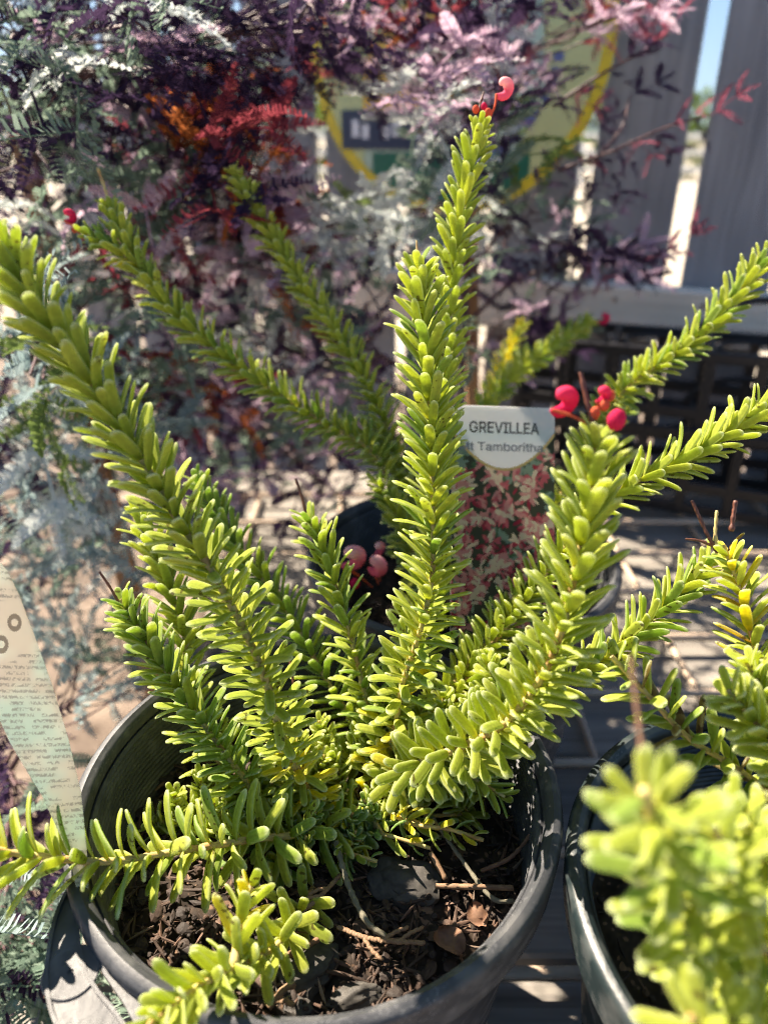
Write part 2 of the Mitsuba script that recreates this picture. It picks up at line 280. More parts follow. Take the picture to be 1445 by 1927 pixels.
class Plant:
    def __init__(self, name, label): self.k = key(name); self.leaves = []; self.crown = None; tag(self.k, label, 'plant')
    def shoot(self, pts, L=.0155, Wd=.0041, gap=.0021, start=.04, a0=68, a1=30, kd=.88, kinds=(0, 0, 0, 1), base_kinds=(1, 3, 0), r0=.0016, r1=.0007, seed=0, droop=0.0, curl=-.25, bare=False):
        """A leafy shoot along pixel-and-depth points, root first."""
        rng = np.random.default_rng(seed + 1000); w = [P(x, y, d * kd) for x, y, d in pts]
        near = self.crown is not None and np.linalg.norm(w[0] - self.crown) < .10
        if near:
            w = [self.crown + [rng.uniform(-.006, .006), rng.uniform(-.006, .006), 0]] + w
        p, length = spline(w, .0015)
        if near: start = max(start, np.linalg.norm(w[1] - w[0]) / length * (1.02 if np.linalg.norm(w[1] - w[0]) < .035 else .9))
        t, n, b = frames(p); m = len(p); rr = np.linspace(r0, r1, m) * (1 + .12 * np.sin(np.arange(m) * 1.3))
        br = put('branch', tube(p, rr, 8), 'mat_stem' , self.k, smooth=True)
        L, Wd, gap = L * 1.15, Wd * 1.00, gap * .49
        num = int(length * (1 - start) / gap)
        s = start + (1 - start) * (np.arange(num) + rng.uniform(-.3, .3, num)) / num; s = np.clip(s, 0, 1)
        idx = np.clip((s * (m - 1)).astype(int), 0, m - 1)
        tipd = (1 - s) * length                                             # distance to the tip
        phi = np.arange(num) * 2.39996 + rng.normal(0, .07, num) + rng.uniform(0, 6)
        r = np.cos(phi)[:, None] * n[idx] + np.sin(phi)[:, None] * b[idx]
        al = np.radians(a1 + 2 + (a0 + 14 - a1) * np.clip(tipd / max(.075, .92 * length), 0, 1) ** 1.25 + rng.normal(0, 4.5, num))
        d = np.cos(al)[:, None] * t[idx] + np.sin(al)[:, None] * r
        d = unit(d + np.array([0, 0, 1.0]) * (.10 - droop)) 
        up = np.sin(al)[:, None] * t[idx] - np.cos(al)[:, None] * r
        size = np.clip(.50 + .5 * np.clip(tipd / .02, 0, 1), .3, 1) * rng.uniform(.82, 1.1, num) * np.clip(.74 + s * .9, 0, 1)
        kk = np.where(s < .22, rng.choice(base_kinds, num), rng.choice(kinds, num))
        base = p[idx] + r * rr[idx][:, None] * .7
        v, uv = make_leaves(base, d, up, L * size, Wd * size ** .5 * rng.uniform(.88, 1.12, num), rng.normal(curl, .22, num), kk, rng)
        for i in range(num): self.leaves.append((v[i], uv[i], br, L * size[i]))
        return br, p[-1], t[-1]
    def stalk(self, pts, r=.0006, kd=.88, mat='mat_dead_stalk', seed=0):
        rng = np.random.default_rng(seed + 77); p, l = spline([P(x, y, d * kd) for x, y, d in pts], .0009)
        rr = r * (1.15 - .35 * np.linspace(0, 1, len(p))) * rng.uniform(.8, 1.35, len(p))
        return put('spent_flower_stalk', tube(p, rr, 7), mat, self.k, smooth=True)
    def flower(self, px, py, d, size, root, kd=.88, mat='mat_flower_red', turn=0.0):
        """A rolled grevillea flower: a bent stalk and a snail-like perianth."""
        c = P(px, py, d * kd); q = P(root[0], root[1], root[2] * kd); rgt = np.array([math.cos(turn), math.sin(turn), 0]); up = np.array([0, -.2, 1.0])
        th = np.linspace(-2.4, 2.6, 26); rad = size * np.linspace(.50, .13, 26)
        path = c + (np.cos(th) * rad)[:, None] * rgt + (np.sin(th) * rad)[:, None] * up
        rr = size * np.interp(np.linspace(0, 1, 26), [0, .1, .5, .85, 1], [.08, .20, .29, .27, .12])
        m = tube(path, rr, 12); uv = np.zeros((len(m.vertices), 2)); uv[:-2, 1] = np.repeat(np.linspace(0, 1, 26), 12); uv[-1, 1] = 1
        f = put('flower', m, mat, self.k, smooth=True, uv=uv)
        e_ = path[-1]; sp_, _ = spline([e_, e_ + size * (.25 * rgt + .15 * up), e_ + size * (.55 * rgt - .1 * up), e_ + size * (.5 * rgt - .55 * up)], .0006)
        m2 = tube(sp_, np.linspace(.00028, .0002, len(sp_)), 6); put('style', m2, mat, f, smooth=True, uv=np.zeros((len(m2.vertices), 2)))
        st, _ = spline([q, (q + path[0]) / 2 + np.array([.0008, 0, .0005]), path[0]], .0008)
        mm = tube(st, np.linspace(.00040, size * .075, len(st)), 7)
        put('pedicel', mm, 'mat_bud_orange', f, smooth=True, uv=np.zeros((len(mm.vertices), 2)))
    def bud(self, px, py, d, size, kd=.88, mat='mat_bud_orange'):
        m = moved(rock((size * .5, size * .45, size * .62), int(px), 2, .12), P(px, py, d * kd)); put('bud', m, mat, self.k, smooth=True, uv=np.tile([[0, .5]], (len(m.vertices), 1)))
    def done(self, limit=300):
        """The leaves that show largest become parts of their branch, the rest one part."""
        c = np.array([l[0].mean(0) for l in self.leaves]); x, y, d = proj(c)
        inside = (x > -15) & (x < W0 + 15) & (y > -15) & (y < H0 + 15)
        order = np.argsort(-(np.array([l[3] for l in self.leaves]) / np.maximum(d, .05)) * np.where(inside, 1, .001), kind='stable')
        few = order[:limit]
        for i in sorted(few):
            v, uv, br, _ = self.leaves[i]; n0 = len(v); nh = 90; nrm = meshkit.arrays((v, LF), True)[2]; hr = np.random.default_rng(i)
            j = hr.choice(len(v), nh, p=FUZZ); ax = unit(v[-1] - v[:NA].mean(0)); e = unit(nrm[j] + .6 * ax + hr.normal(0, .3, (nh, 3))); w = unit(np.cross(e, hr.normal(size=(nh, 3)))) * .000035
            o = v[j] + (v[(j + 1) % n0] - v[j]) * hr.uniform(-.5, .5, (nh, 1)); hv = np.stack([o - w, o + w, o + e * hr.uniform(.0003, .0008, (nh, 1))], 1).reshape(-1, 3); hu = np.repeat(np.stack([np.floor(uv[j, 0]) + .02, np.full(nh, 1.0)], 1), 3, 0)
            put('leaf', (np.vstack([v, hv]), np.vstack([LF, np.arange(3 * nh).reshape(-1, 3) + n0])), 'mat_leaf', br, smooth=True, uv=np.vstack([uv, hu]))
        rest = [self.leaves[i] for i in sorted(order[limit:])]
        if rest:
            n = len(LX); v = np.vstack([l[0] for l in rest]); f = np.vstack([LF + i * n for i in range(len(rest))])
            k = put('foliage', (v, f), 'mat_leaf', self.k, smooth=True, uv=np.vstack([l[1] for l in rest])); labels[k] = {'kind': 'stuff'}

# ------------------------------------------------------------------ the setting: ground
g = np.linspace(-1, 1, 2)
def sheet(x0, x1, y0, y1, n, m, z, amp, fr):
    X, Y = np.meshgrid(np.linspace(x0, x1, n), np.linspace(y0, y1, m)); q = np.stack([X.ravel(), Y.ravel(), X.ravel() * 0], 1)
    q[:, 2] = z + amp * (meshkit.fbm(q * fr, 4) - .5)
    i, j = np.meshgrid(np.arange(m - 1), np.arange(n - 1), indexing='ij'); b = i * n + j
    f = np.stack([b, b + 1, b + n + 1, b + n], -1).reshape(-1, 4)
    return q, f
ZG = -0.20
k = put('ground', sheet(-120, 120, -60, 240, 2, 2, ZG - .012, 0, 1), 'mat_ground'); tag(k, 'pale sunlit open ground reaching away beyond the fence', kind='structure')
k = put('mulch_bed', sheet(-2.2, 1.6, -.6, 2.0, 150, 110, ZG, .035, 14), 'mat_ground', smooth=True); tag(k, 'uneven brown mulch and earth under the shrubs', kind='structure')

# fence -------------------------------------------------------------
FA, FB = np.array([-.108, 1.172]), np.array([.474, .928]); FD = unit(FB - FA); FN = np.array([FD[1], -FD[0]])   # FN points to the camera side
FROT = math.atan2(FD[1], FD[0])
def fence_at(s, off=0.0): q = FA + FD * s + FN * off; return q
def fence_s(px, py, off=0.0):
    a, b = np.array([0, 0, ZC]), P(px, py, 1.0) - np.array([0, 0, ZC]); q0 = FA + FN * off
    t = ((q0 - a[:2]) @ FN) / (b[:2] @ FN); return (a[:2] + b[:2] * t - q0) @ FD, ZC + b[2] * t
def board(size, at, rz, bsdf, name, parent, along='z'):
    m = slab(size, (0, 0, 0), 0, .002); v = np.array(m.vertices); rng = np.random.default_rng(int(abs(at[0] * 1e4) + abs(at[1]) * 7e3 + abs(at[2]) * 991))
    ax = {'x': 0, 'y': 1, 'z': 2}[along]; o = [i for i in range(3) if i != ax]
    uv = np.stack([v[:, o[0]] + v[:, o[1]] + rng.uniform(0, 50), v[:, ax] + rng.uniform(0, 50)], 1)
    R = np.array([[math.cos(rz), -math.sin(rz), 0], [math.sin(rz), math.cos(rz), 0], [0, 0, 1]])
    return put(name, (v @ R.T + at, np.array(m.faces)), bsdf, parent, uv=uv)
fence = key('paling_fence'); tag(fence, 'weathered grey timber fence of wide upright palings behind the shrubs', 'fence')
sA = fence_s(1255, 450, -.03)[0]; sB = fence_s(1300, 450, -.03)[0]; sg1 = fence_s(1093, 400, -.03)[0]
gapw = sB - sA; pitch = (sA + sB) / 2 - sg1
for i in range(-8, 5):
    g0 = (sA + sB) / 2 + i * pitch; w = pitch - gapw * (.78 if i > -2 else .7)
    q = fence_at(g0 + pitch / 2, -.03); h = 1.0 + .01 * (i % 3)
    board((w, .016, h), (q[0], q[1], ZG + h / 2 + .02), FROT, 'mat_paling', 'paling', fence)
q = fence_at(-.1, 0); board((2.3, .038, .066), (q[0], q[1], .202), FROT, 'mat_rail', 'rail', fence, 'x')
q = fence_at(.1, -.058); board((2.6, .038, .07), (q[0], q[1], .70), FROT, 'mat_rail', 'rail', fence, 'x')
for i in range(-8, 5):
    for dz in (-.016, .017):
        q = fence_at((sA + sB) / 2 + (i + .5) * pitch + .02 * ((i * 5) % 3 - 1), .0195); ring_ = np.array([[math.cos(a_), math.sin(a_)] for a_ in np.arange(10) * .6283]) * .0032
        hd_ = np.vstack([[[q[0], q[1], .202 + dz]], np.stack([q[0] + FD[0] * ring_[:, 0], q[1] + FD[1] * ring_[:, 0], .202 + dz + ring_[:, 1]], 1)]); hd_[0, :2] += FN * .0012
        put('nail', (hd_, np.array([[0, 1 + a_, 1 + (a_ + 1) % 10] for a_ in range(10)])), 'mat_bark', fence)
for s in (-1.12, .78):
    q = fence_at(s, -.06); board((.09, .04, .98), (q[0], q[1], ZG + .49), FROT, 'mat_paling', 'post', fence)

# the round sign on the fence ----------------------------------------
sign = key('round_sign'); tag(sign, 'large round nursery sign with yellow border and navy banner hanging on the fence', 'sign')
SX, SZ = fence_s(872, 80, .045)
sl, _ = fence_s(588, 150, .045); sr, _ = fence_s(1156, 110, .045); SR = (sr - sl) / 2; SX = (sr + sl) / 2
SZ = fence_s(1020, 388, .045)[1] + SR * .93
def on_sign(poly, z0, z1):
    m = cat([trimesh.creation.extrude_polygon(g_, z1 - z0, engine='earcut') for g_ in getattr(poly, 'geoms', [poly])]); v = np.array(m.vertices)
    q = fence_at(SX, .045); s_, u_, o_ = v[:, 0], v[:, 1], v[:, 2] + z0
    return trimesh.Trimesh(np.stack([q[0] + FD[0] * s_ + FN[0] * o_, q[1] + FD[1] * s_ + FN[1] * o_, SZ + u_], 1), m.faces, process=False)
disc = shapely.Point(0, 0).buffer(SR, 48); inner = shapely.Point(0, 0).buffer(SR * .93, 48)
put('board', on_sign(disc, -.004, 0), 'mat_sign_mint', sign)
put('border', on_sign(disc.difference(inner), 0.0005, .0022), 'mat_sign_yellow', sign)
bx = lambda a, b, c, d: shapely.box(a * SR, b * SR, c * SR, d * SR)
put('yellow_field', on_sign(inner.intersection(shapely.Polygon(np.array([(-1, .9), (-.45, .9), (-.25, .2), (-.62, -.2), (-.62, -.75), (-1, -.75)]) * SR)), .0004, .0012), 'mat_sign_lime', sign)
put('orange_field', on_sign(inner.intersection(shapely.Polygon(np.array([(-.62, -.1), (-.3, .25), (.2, .0), (.2, -.36), (-.62, -.36)]) * SR)), .0013, .0019), 'mat_sign_orange', sign)
put('green_field', on_sign(inner.intersection(bx(-.55, -1, .55, -.62)), .0013, .0019), 'mat_sign_signgreen', sign)
put('lime_field', on_sign(inner.intersection(shapely.Polygon(np.array([(.45, .9), (1, .9), (1, -.9), (.3, -.9), (.62, -.3)]) * SR)), .0004, .0012), 'mat_sign_lime', sign)
bn = put('banner', on_sign(bx(-.78, -.60, -.10, -.36), .0020, .0028), 'mat_sign_navy', sign)
rng = np.random.default_rng(5)
marks = [shapely.affinity.rotate(bx(-.70 + .075 * i, -.53 + .01 * rng.uniform(-1, 1), -.65 + .075 * i, -.43 + .02 * rng.uniform(-1, 1)), rng.uniform(-12, 12)) for i in (0, 1, 3, 4, 6, 7)]
put('lettering', on_sign(shapely.union_all(marks), .0029, .0033), 'mat_sign_print_white', bn)
arc = []
for i in range(16):
    a = math.radians(-62 + i * 3.6) ; r = SR * .68
    arc.append(shapely.affinity.rotate(shapely.box(r - .006, -.0045, r + .006, .0045 - .003 * (i % 3)), math.degrees(a), origin=(0, 0)))
put('curved_lettering', on_sign(shapely.union_all(arc), .0014, .0018), 'mat_sign_print_blue', sign)

# far behind the fence ------------------------------------------------
yf = key('white_yard_fence'); tag(yf, 'low white railing fence seen far off through the gap between palings', 'fence')
def wside(px, d, z): q = P(px, 300, d); return np.array([q[0], q[1], z])
for i in range(-14, 6):
    q = wside(1278, 10, 0) + np.array([i * 1.35, 0, 0]); put('post', slab((.09, .09, .66), (q[0], q[1], ZG + .33)), 'mat_white_paint', yf)
q = wside(1278, 10, 0)
for z in (.03, .24, .44): put('rail', slab((27, .05, .06), (q[0] - 6, q[1] - .074, z)), 'mat_white_paint', yf)
hedge = key('hedge'); tag(hedge, 'clipped sunlit green hedge along the far side of the yard', 'hedge')
rng = np.random.default_rng(8); n = 18000; c = np.stack([rng.uniform(-24, 16, n), 14 + rng.uniform(-.55, .55, n), rng.uniform(ZG, 1.12, n)], 1) + rng.normal(0, .04, (n, 3))
d1, d2 = unit(rng.normal(size=(n, 3))), unit(rng.normal(size=(n, 3))); v = np.stack([c - d1 * .09, c + d2 * .05, c + d1 * .09, c - d2 * .05], 1).reshape(-1, 3)
k = put('foliage', (v, np.arange(4 * n).reshape(-1, 4)), 'mat_hedge', hedge); labels[k] = {'kind': 'stuff'}
for i in range(14): put('stem', tube([(-23 + i * 2.9, 14, ZG), (-22.9 + i * 2.9, 14.05, .35), (-23.05 + i * 2.9, 14, .85)], .04, 6), 'mat_bark', hedge)

# ------------------------------------------------------------------ the bench: grey planks under a rusty wire mesh
bench = key('nursery_bench'); tag(bench, 'low nursery bench of grey weathered planks under a rusty wire mesh', 'bench')
for i in range(13):
    y = -.02 + i * .078
    if y > .93: break
    x0, x1 = -.20 + .012 * ((i * 7) % 3), .85 - .22 * max(0, y - .60) / .3
    board((x1 - x0, .066, .02), ((x0 + x1) / 2, y, -.022 - .0015 * (i % 2)), 0, 'mat_deck', 'plank', bench, 'x')
for x in (-.12, .3, .7): board((.07, .92, .06), (x, .43, -.066), 0, 'mat_deck', 'bearer', bench, 'y')
for x in (-.12, .3, .7):
    for y in (.06, .8): board((.065, .065, .12), (x, y, -.156), 0, 'mat_deck', 'leg', bench, 'z')
WY = [.015 + .075 * i for i in range(12)]; WX = [-.16 + .105 * i for i in range(10)]
for y in WY: put('wire', tube([(-.18, y, .002), (.3, y + .002, .0032), (.82, y, .002)], .0034, 8), 'mat_wire', bench, smooth=True)
for x in WX: put('wire', tube([(x, 0, -.006), (x + .002, .4, -.0055), (x, .86, -.006)], .0031, 8), 'mat_wire', bench, smooth=True)

# ------------------------------------------------------------------ pots
ZR = 0.17
def pot(name, label, cx, cy, mat, R=.1, ri=.093, h=ZR, ribs=True, z0=.0045, kat='pot'):
    t = key(name); tag(t, label, kat); top = z0 + h - .0045
    prof = [(R * .74, z0), (R * .75, z0 + .004), (R * .915, top - .026), (R * .925, top - .022)]
    inn = [(ri - .0015, top - .007)]
    zz = top - .008; rr = ri - .002
    while ribs and zz > top - .05: inn += [(rr, zz), (rr - .0008, zz - .0005), (rr - .0008, zz - .0014), (rr, zz - .0021)]; zz -= .0026; rr -= .00025
    inn += [(R * .70, z0 + .006), (R * .3, z0 + .0058), (.001, z0 + .0058), (.001, z0), (R * .5, z0), (R * .74, z0)]
    put('body', lathe(prof + [(R * .925, top - .0075)] + inn, 144, (cx, cy, 0)), mat, t, smooth=40)
    rim = [(R * .930, top - .020), (R * .975, top - .020), (R * .99, top - .0185), (R, top - .004), (R - .0006, top - .0016), (R - .002, top - .0004), (R - .004, top), (ri + .0016, top - .0012), (ri + .0004, top - .002), (ri - .0004, top - .004), (ri - .0006, top - .0065), (R * .930, top - .0068), (R * .930, top - .020)]
    put('rim', lathe(rim, 192, (cx, cy, 0)), mat, t, smooth=50)
    return t
AX, AY = -.0272, .2225
potA = pot('plant_pot', 'black plastic pot with side handle holding the main plant in the centre', AX, AY, 'mat_pot_black')
potB = pot('plant_pot', 'black plastic pot behind the main pot with pink flowers lying on its soil', .05, .41, 'mat_pot_black')
potC = pot('plant_pot', 'dark green plastic pot at the lower right under blurred foliage', .1655, .165, 'mat_pot_green')
# handle of the main pot: a crescent plate with a slot beside the rim
def rel(px, py): q = G(px, py, ZR - .006); return (q[0] - AX, q[1] - AY)
hp = [rel(*q) for q in ((144, 1650), (112, 1708), (94, 1775), (87, 1835), (92, 1890), (108, 1935), (145, 1980), (200, 2010), (290, 2030), (330, 1990))]
out_line, _ = spline([(x, y, 0) for x, y in hp], .002)
hpoly = shapely.Polygon(np.vstack([out_line[:, :2], [(-.05, -.03)]])).difference(shapely.Point(0, 0).buffer(.0992, 64))
slot = shapely.Polygon([rel(*q) for q in ((147, 1722), (168, 1780), (196, 1838), (232, 1890), (262, 1945), (252, 1952), (216, 1900), (188, 1868), (165, 1832), (152, 1775))])
hpoly = hpoly.difference(slot.buffer(.0004)).buffer(-.0006).buffer(.0006)
hpoly = max(getattr(hpoly, 'geoms', [hpoly]), key=lambda g_: g_.area)
m = trimesh.creation.extrude_polygon(hpoly, .0035, engine='earcut'); hk = put('handle', moved(m, (AX, AY, ZR - .0095)), 'mat_pot_black', potA)
ring = [((hpoly.exterior.coords[i][0] + AX), hpoly.exterior.coords[i][1] + AY, ZR - .0062) for i in range(0, len(hpoly.exterior.coords), 1)]
edge = shapely.LineString(hpoly.exterior.coords).buffer(.0008).intersection(hpoly.buffer(.0004))
put('edge_bead', moved(cat([trimesh.creation.extrude_polygon(g_, .0011, engine='earcut') for g_ in getattr(edge, 'geoms', [edge])]), (AX, AY, ZR - .0060)), 'mat_pot_black', hk)
dx, dy = rel(134, 1832)
put('embossed_disc', moved(lathe([(.0092, 0), (.0092, .0003), (.0088, .0006), (.0084, .0005), (.001, .0005)], 48), (AX + dx, AY + dy, ZR - .0059)), 'mat_pot_black', hk, smooth=30)

# soil ------------------------------------------------------------------
def soil(label, cx, cy, R, z, seed, amp=.012):
    n, mth = 40, 120; r = np.linspace(0, R, n); a = np.arange(mth) * 2 * np.pi / mth
    q = np.stack([cx + r[:, None] * np.cos(a), cy + r[:, None] * np.sin(a), np.full((n, mth), z)], -1).reshape(-1, 3)
    q[:, 2] += amp * (meshkit.fbm(q * 60, 4, seed) - .5) + .5 * amp * (meshkit.noise(q * 300, seed) - .5)
    i, j = np.meshgrid(np.arange(n - 1), np.arange(mth), indexing='ij')
    f = np.stack([i * mth + j, (i + 1) * mth + j, (i + 1) * mth + (j + 1) % mth, i * mth + (j + 1) % mth], -1).reshape(-1, 4)
    return tag(put('potting_soil', (q, f), 'mat_soil', smooth=True), label, kind='stuff')
ZS = ZR - .044
soil('dark crumbly potting soil filling the main pot', AX, AY, .0875, ZS, 1)
soil('dark potting soil in the pot behind', .05, .41, .0875, ZS, 2)
soil('dark potting soil in the dark green pot', .1655, .165, .0875, ZS, 3)
def litter(label, cx, cy, R, z, n, seed):
    rng = np.random.default_rng(seed); V, F, U = [], [], []; at = 0
    for i in range(n):
        r, a = R * math.sqrt(rng.uniform()), rng.uniform(0, 6.28); kind = rng.uniform()
        if kind < .55: sz = (rng.uniform(.0035, .0075), rng.uniform(.00045, .0008), rng.uniform(.0004, .0007))       # needles, slivers
        elif kind < .75: sz = (rng.uniform(.0015, .0045), rng.uniform(.001, .003), rng.uniform(.0005, .0012))     # bark
        else: sz = (rng.uniform(.0006, .0018),) * 3
        m = rock(np.array(sz) * 1.0, i % 23, 1, .5); q = np.array(m.vertices)
        q[:, 2] += rng.normal(0, .12) * q[:, 0] ** 2 / max(sz[0], 1e-4)
        q = q @ rotation(rng, .5).T + (cx + r * math.cos(a), cy + r * math.sin(a), z + rng.uniform(-.002, .0045))
        V.append(q); F.append(m.faces + at); at += len(q); U.append(np.tile([[rng.uniform(.35, 1) if kind < .55 else rng.uniform(0, .8), 0]], (len(q), 1)))
    return tag(put('leaf_litter', (np.vstack(V), np.vstack(F)), 'mat_litter', smooth=False, uv=np.vstack(U)), label, kind='stuff')
litter('brown bark chips and dry needles strewn on the soil of the main pot', AX, AY, .086, ZS + .001, 2600, 4)
litter('pinkish brown crumbs and chips on the soil of the pot behind', .05, .41, .086, ZS + .001, 1300, 5)
litter('dark chips on the soil of the dark green pot', .1655, .165, .086, ZS + .001, 250, 6)
def lying(px, py, z=ZS + .004): return G(px, py, z)
def stone(px, py, size, seed, rz, label):
    R = rotation(np.random.default_rng(seed), .4); tag(put('stone', moved(rock(size, seed, 3, .45), lying(px, py, ZS + .003), R), 'mat_stone', smooth=25), label, 'stone')
stone(578, 1823, (.0095, .014, .005), 3, 0, 'largest dark grey stone near the front of the soil in the main pot')
stone(762, 1660, (.015, .010, .006), 9, 1, 'broad blackish stone half buried in the middle of the soil in the main pot')
stone(665, 1880, (.010, .004, .004), 14, 1, 'flat grey stone by the front rim of the main pot')
stone(560, 1897, (.006, .004, .003), 17, 1, 'small pale stone by the front rim of the main pot')
def twig(pts, r, mat, label, name='dry_twig', cat_='twig', knots=True, z=ZS + .007):
    rng = np.random.default_rng(len(labels)); p, l = spline([lying(x, y, z + dz) for x, y, dz in pts], .0012)
    tag(put(name, tube(p, r * rng.uniform(.8, 1.3 if knots else 1.0, len(p)), 7), mat, smooth=True), label, cat_)
twig(((632, 1585, .012), (655, 1665, .008), (690, 1735, .006), (728, 1765, .003)), .0011, 'mat_grey_twig', 'knobbly grey twig lying diagonally over the middle of the soil')
twig(((815, 1540, .012), (870, 1620, .006), (925, 1690, .004), (968, 1697, .002)), .0009, 'mat_grey_twig', 'thin grey twig slanting across the right side of the soil')
twig(((520, 1810, .004), (560, 1790, .007), (600, 1768, .006)), .0011, 'mat_bark', 'short black twig beside the largest dark stone')
twig(((905, 1640, .004), (960, 1615, .008), (1000, 1570, .012)), .0008, 'mat_bark', 'brown twig leaning towards the right inner wall of the main pot')
twig(((820, 1668, .003), (895, 1670, .005), (965, 1672, .004)), .0013, 'mat_dry_sprig', 'long pale brown needle lying level on the right of the soil', 'dry_needle', 'dry needle', False)
twig(((810, 1605, .008), (838, 1655, .004)), .0013, 'mat_dry_sprig', 'pale brown needle standing at a slant beside the dark buried stone', 'dry_needle', 'dry needle', False)
twig(((505, 1898, .004), (535, 1862, .006), (552, 1855, .004)), .0014, 'mat_dry_sprig', 'bent pale brown needle by the front rim of the main pot', 'dry_needle', 'dry needle', False)
def sprig(pts, label, n=14, w=.0016):
    """A dead flat conifer sprig: overlapping scales along a thin axis with side shoots."""
    k = key('conifer_sprig'); tag(k, label, 'dry sprig'); p, l = spline([lying(x, y, ZS + .009 + dz) for x, y, dz in pts], .0012)
    rng = np.random.default_rng(n); t, nn, b = frames(p); ms = []
    lines = [p]
    for s in (.3, .5, .7):
        i = int(s * len(p)); e = unit(t[i] + rng.choice([-1, 1]) * .8 * np.cross(t[i], [0, 0, 1])) * l * .3; lines.append(spline([p[i], p[i] + e * .6, p[i] + e + t[i] * .002], .0012)[0])
    for q in lines:
        for i in range(len(q) - 1):
            m = rock((w * .95, w * (.62 if q is p else .5), w * .45), i % 7, 1, .1); d = unit(q[i + 1] - q[i]); s = unit(np.cross(d, [0, 0, 1])) * (1 if i % 2 else -1); d = unit(d + s * .35); s2 = np.cross([0, 0, 1], d)
            ms.append(moved(m, q[i], np.stack([d, s2, np.cross(d, s2)], 1)))
    put('scales', cat(ms), 'mat_dry_sprig', k, smooth=True)
sprig(((638, 1650, .003), (600, 1690, .005), (560, 1725, .002)), 'flat brown conifer sprig fanned out left of the grey twig', 15)
sprig(((640, 1747, .002), (700, 1768, .003), (800, 1776, .001)), 'long flat brown conifer sprig across the front of the soil', 18)
sprig(((548, 1890, .003), (500, 1865, .003)), 'dark reddish conifer sprig near the front left of the soil', 11)
def curled_leaf(px, py, s, label, seed):
    n = 9; u, v = np.meshgrid(np.linspace(-1, 1, n), np.linspace(-1, 1, n)); q = np.stack([u * s, v * s * .8 * np.sqrt(np.clip(1.05 - u ** 2, 0, 1)), .5 * s * v ** 2 + .25 * s * np.sin(3 * u)], -1).reshape(-1, 3)
    q += s * .35 * (np.stack([meshkit.noise(q / s * 2.2 + seed + c * 9, seed) for c in range(3)], 1) - .5); i, j = np.meshgrid(np.arange(n - 1), np.arange(n - 1), indexing='ij'); b = i * n + j
    f = np.stack([b, b + 1, b + n + 1, b + n], -1).reshape(-1, 4); R = rotation(np.random.default_rng(seed), .6)
    q = q @ R.T; F_ = np.vstack([f, f[:, ::-1] + len(q)]); tag(put('dead_leaf', (np.vstack([q + lying(px, py, ZS + .007), q + lying(px, py, ZS + .0066)]), F_), 'mat_bark', smooth=True), label, 'dead leaf')
curled_leaf(845, 1775, .0062, 'crumpled grey brown dead leaf near the front right rim', 3)
curled_leaf(902, 1726, .0045, 'crumpled dead leaf under the thin slanting twig', 5)
curled_leaf(560, 1753, .005, 'curled pale dead leaf left of the long conifer sprig', 8)

# ------------------------------------------------------------------ grevilleas
A = Plant('grevillea_plant', 'bright green woolly leaved grevillea in the black central pot with tall upright shoots')
A.crown = G(682, 1530, ZS - .002)
DARK, LIME, MIX = (2, 2, 1, 2), (0, 0, 0, 1), (0, 1, 2, 0)
A.shoot([(705, 1470, .385), (740, 1385, .372), (757, 1290, .36), (790, 1190, .348), (812, 1090, .342), (815, 985, .338), (814, 890, .335), (811, 800, .332), (803, 700, .328), (795, 590, .325), (787, 495, .322)], L=.0160, gap=.00185, start=.10, kinds=(0, 0, 1, 0, 0, 0, 2), seed=1)
A.shoot([(740, 1420, .395), (800, 1150, .415), (822, 900, .415), (840, 640, .41), (858, 450, .40), (880, 330, .395), (905, 235, .39)], L=.0145, gap=.0019, start=.12, kinds=(0, 1, 1, 0), a0=52, seed=2)
A.shoot([(600, 1530, .372), (570, 1470, .362), (528, 1380, .348), (503, 1290, .332), (466, 1200, .318), (402, 1080, .30), (330, 970, .288), (252, 840, .278), (160, 700, .268), (78, 590, .262), (-5, 455, .256)], L=.0155, gap=.00175, start=.06, kinds=(1, 0, 1, 1), base_kinds=(1, 0, 3), a0=60, r0=.0019, r1=.0010, seed=3)
A.shoot([(520, 1530, .372), (450, 1452, .362), (395, 1380, .354), (330, 1290, .346), (278, 1210, .34), (226, 1128, .335)], L=.0150, gap=.0019, kinds=(2, 2, 1), base_kinds=(2, 5), a0=62, seed=4)
A.stalk([(224, 1135, .335), (207, 1105, .334), (187, 1076, .333)], .0005, seed=1)
A.shoot([(500, 1540, .38), (410, 1430, .385), (354, 1300, .388), (344, 1185, .388), (305, 1065, .39), (258, 965, .392)], L=.0150, gap=.0022, kinds=(0, 0, 1), a0=70, seed=5)
A.shoot([(715, 1440, .388), (692, 1330, .386), (668, 1230, .384), (640, 1130, .382), (605, 1030, .38), (575, 968, .378)], L=.0150, gap=.0024, kinds=(0, 1, 2), a0=60, seed=6)
A.stalk([(576, 972, .378), (568, 935, .377), (556, 900, .376)], .0006, seed=2)
A.shoot([(690, 1420, .40), (600, 1255, .415), (540, 1150, .425), (440, 1020, .43), (370, 900, .43)], L=.0150, gap=.0021, kinds=(2, 1, 2), a0=64, seed=7)
A.shoot([(735, 1470, .372), (800, 1432, .345), (870, 1405, .325), (940, 1370, .308), (1000, 1305, .295), (1045, 1220, .283), (1075, 1110, .272), (1098, 1000, .264), (1114, 900, .258), (1124, 815, .253)], L=.0162, Wd=.0045, gap=.00195, start=.05, kinds=(0, 1, 0, 1), base_kinds=(0, 0, 3), r0=.0019, r1=.0011, seed=8)
A.stalk([(1124, 820, .253), (1108, 770, .252), (1092, 700, .252)], .0008, seed=3)
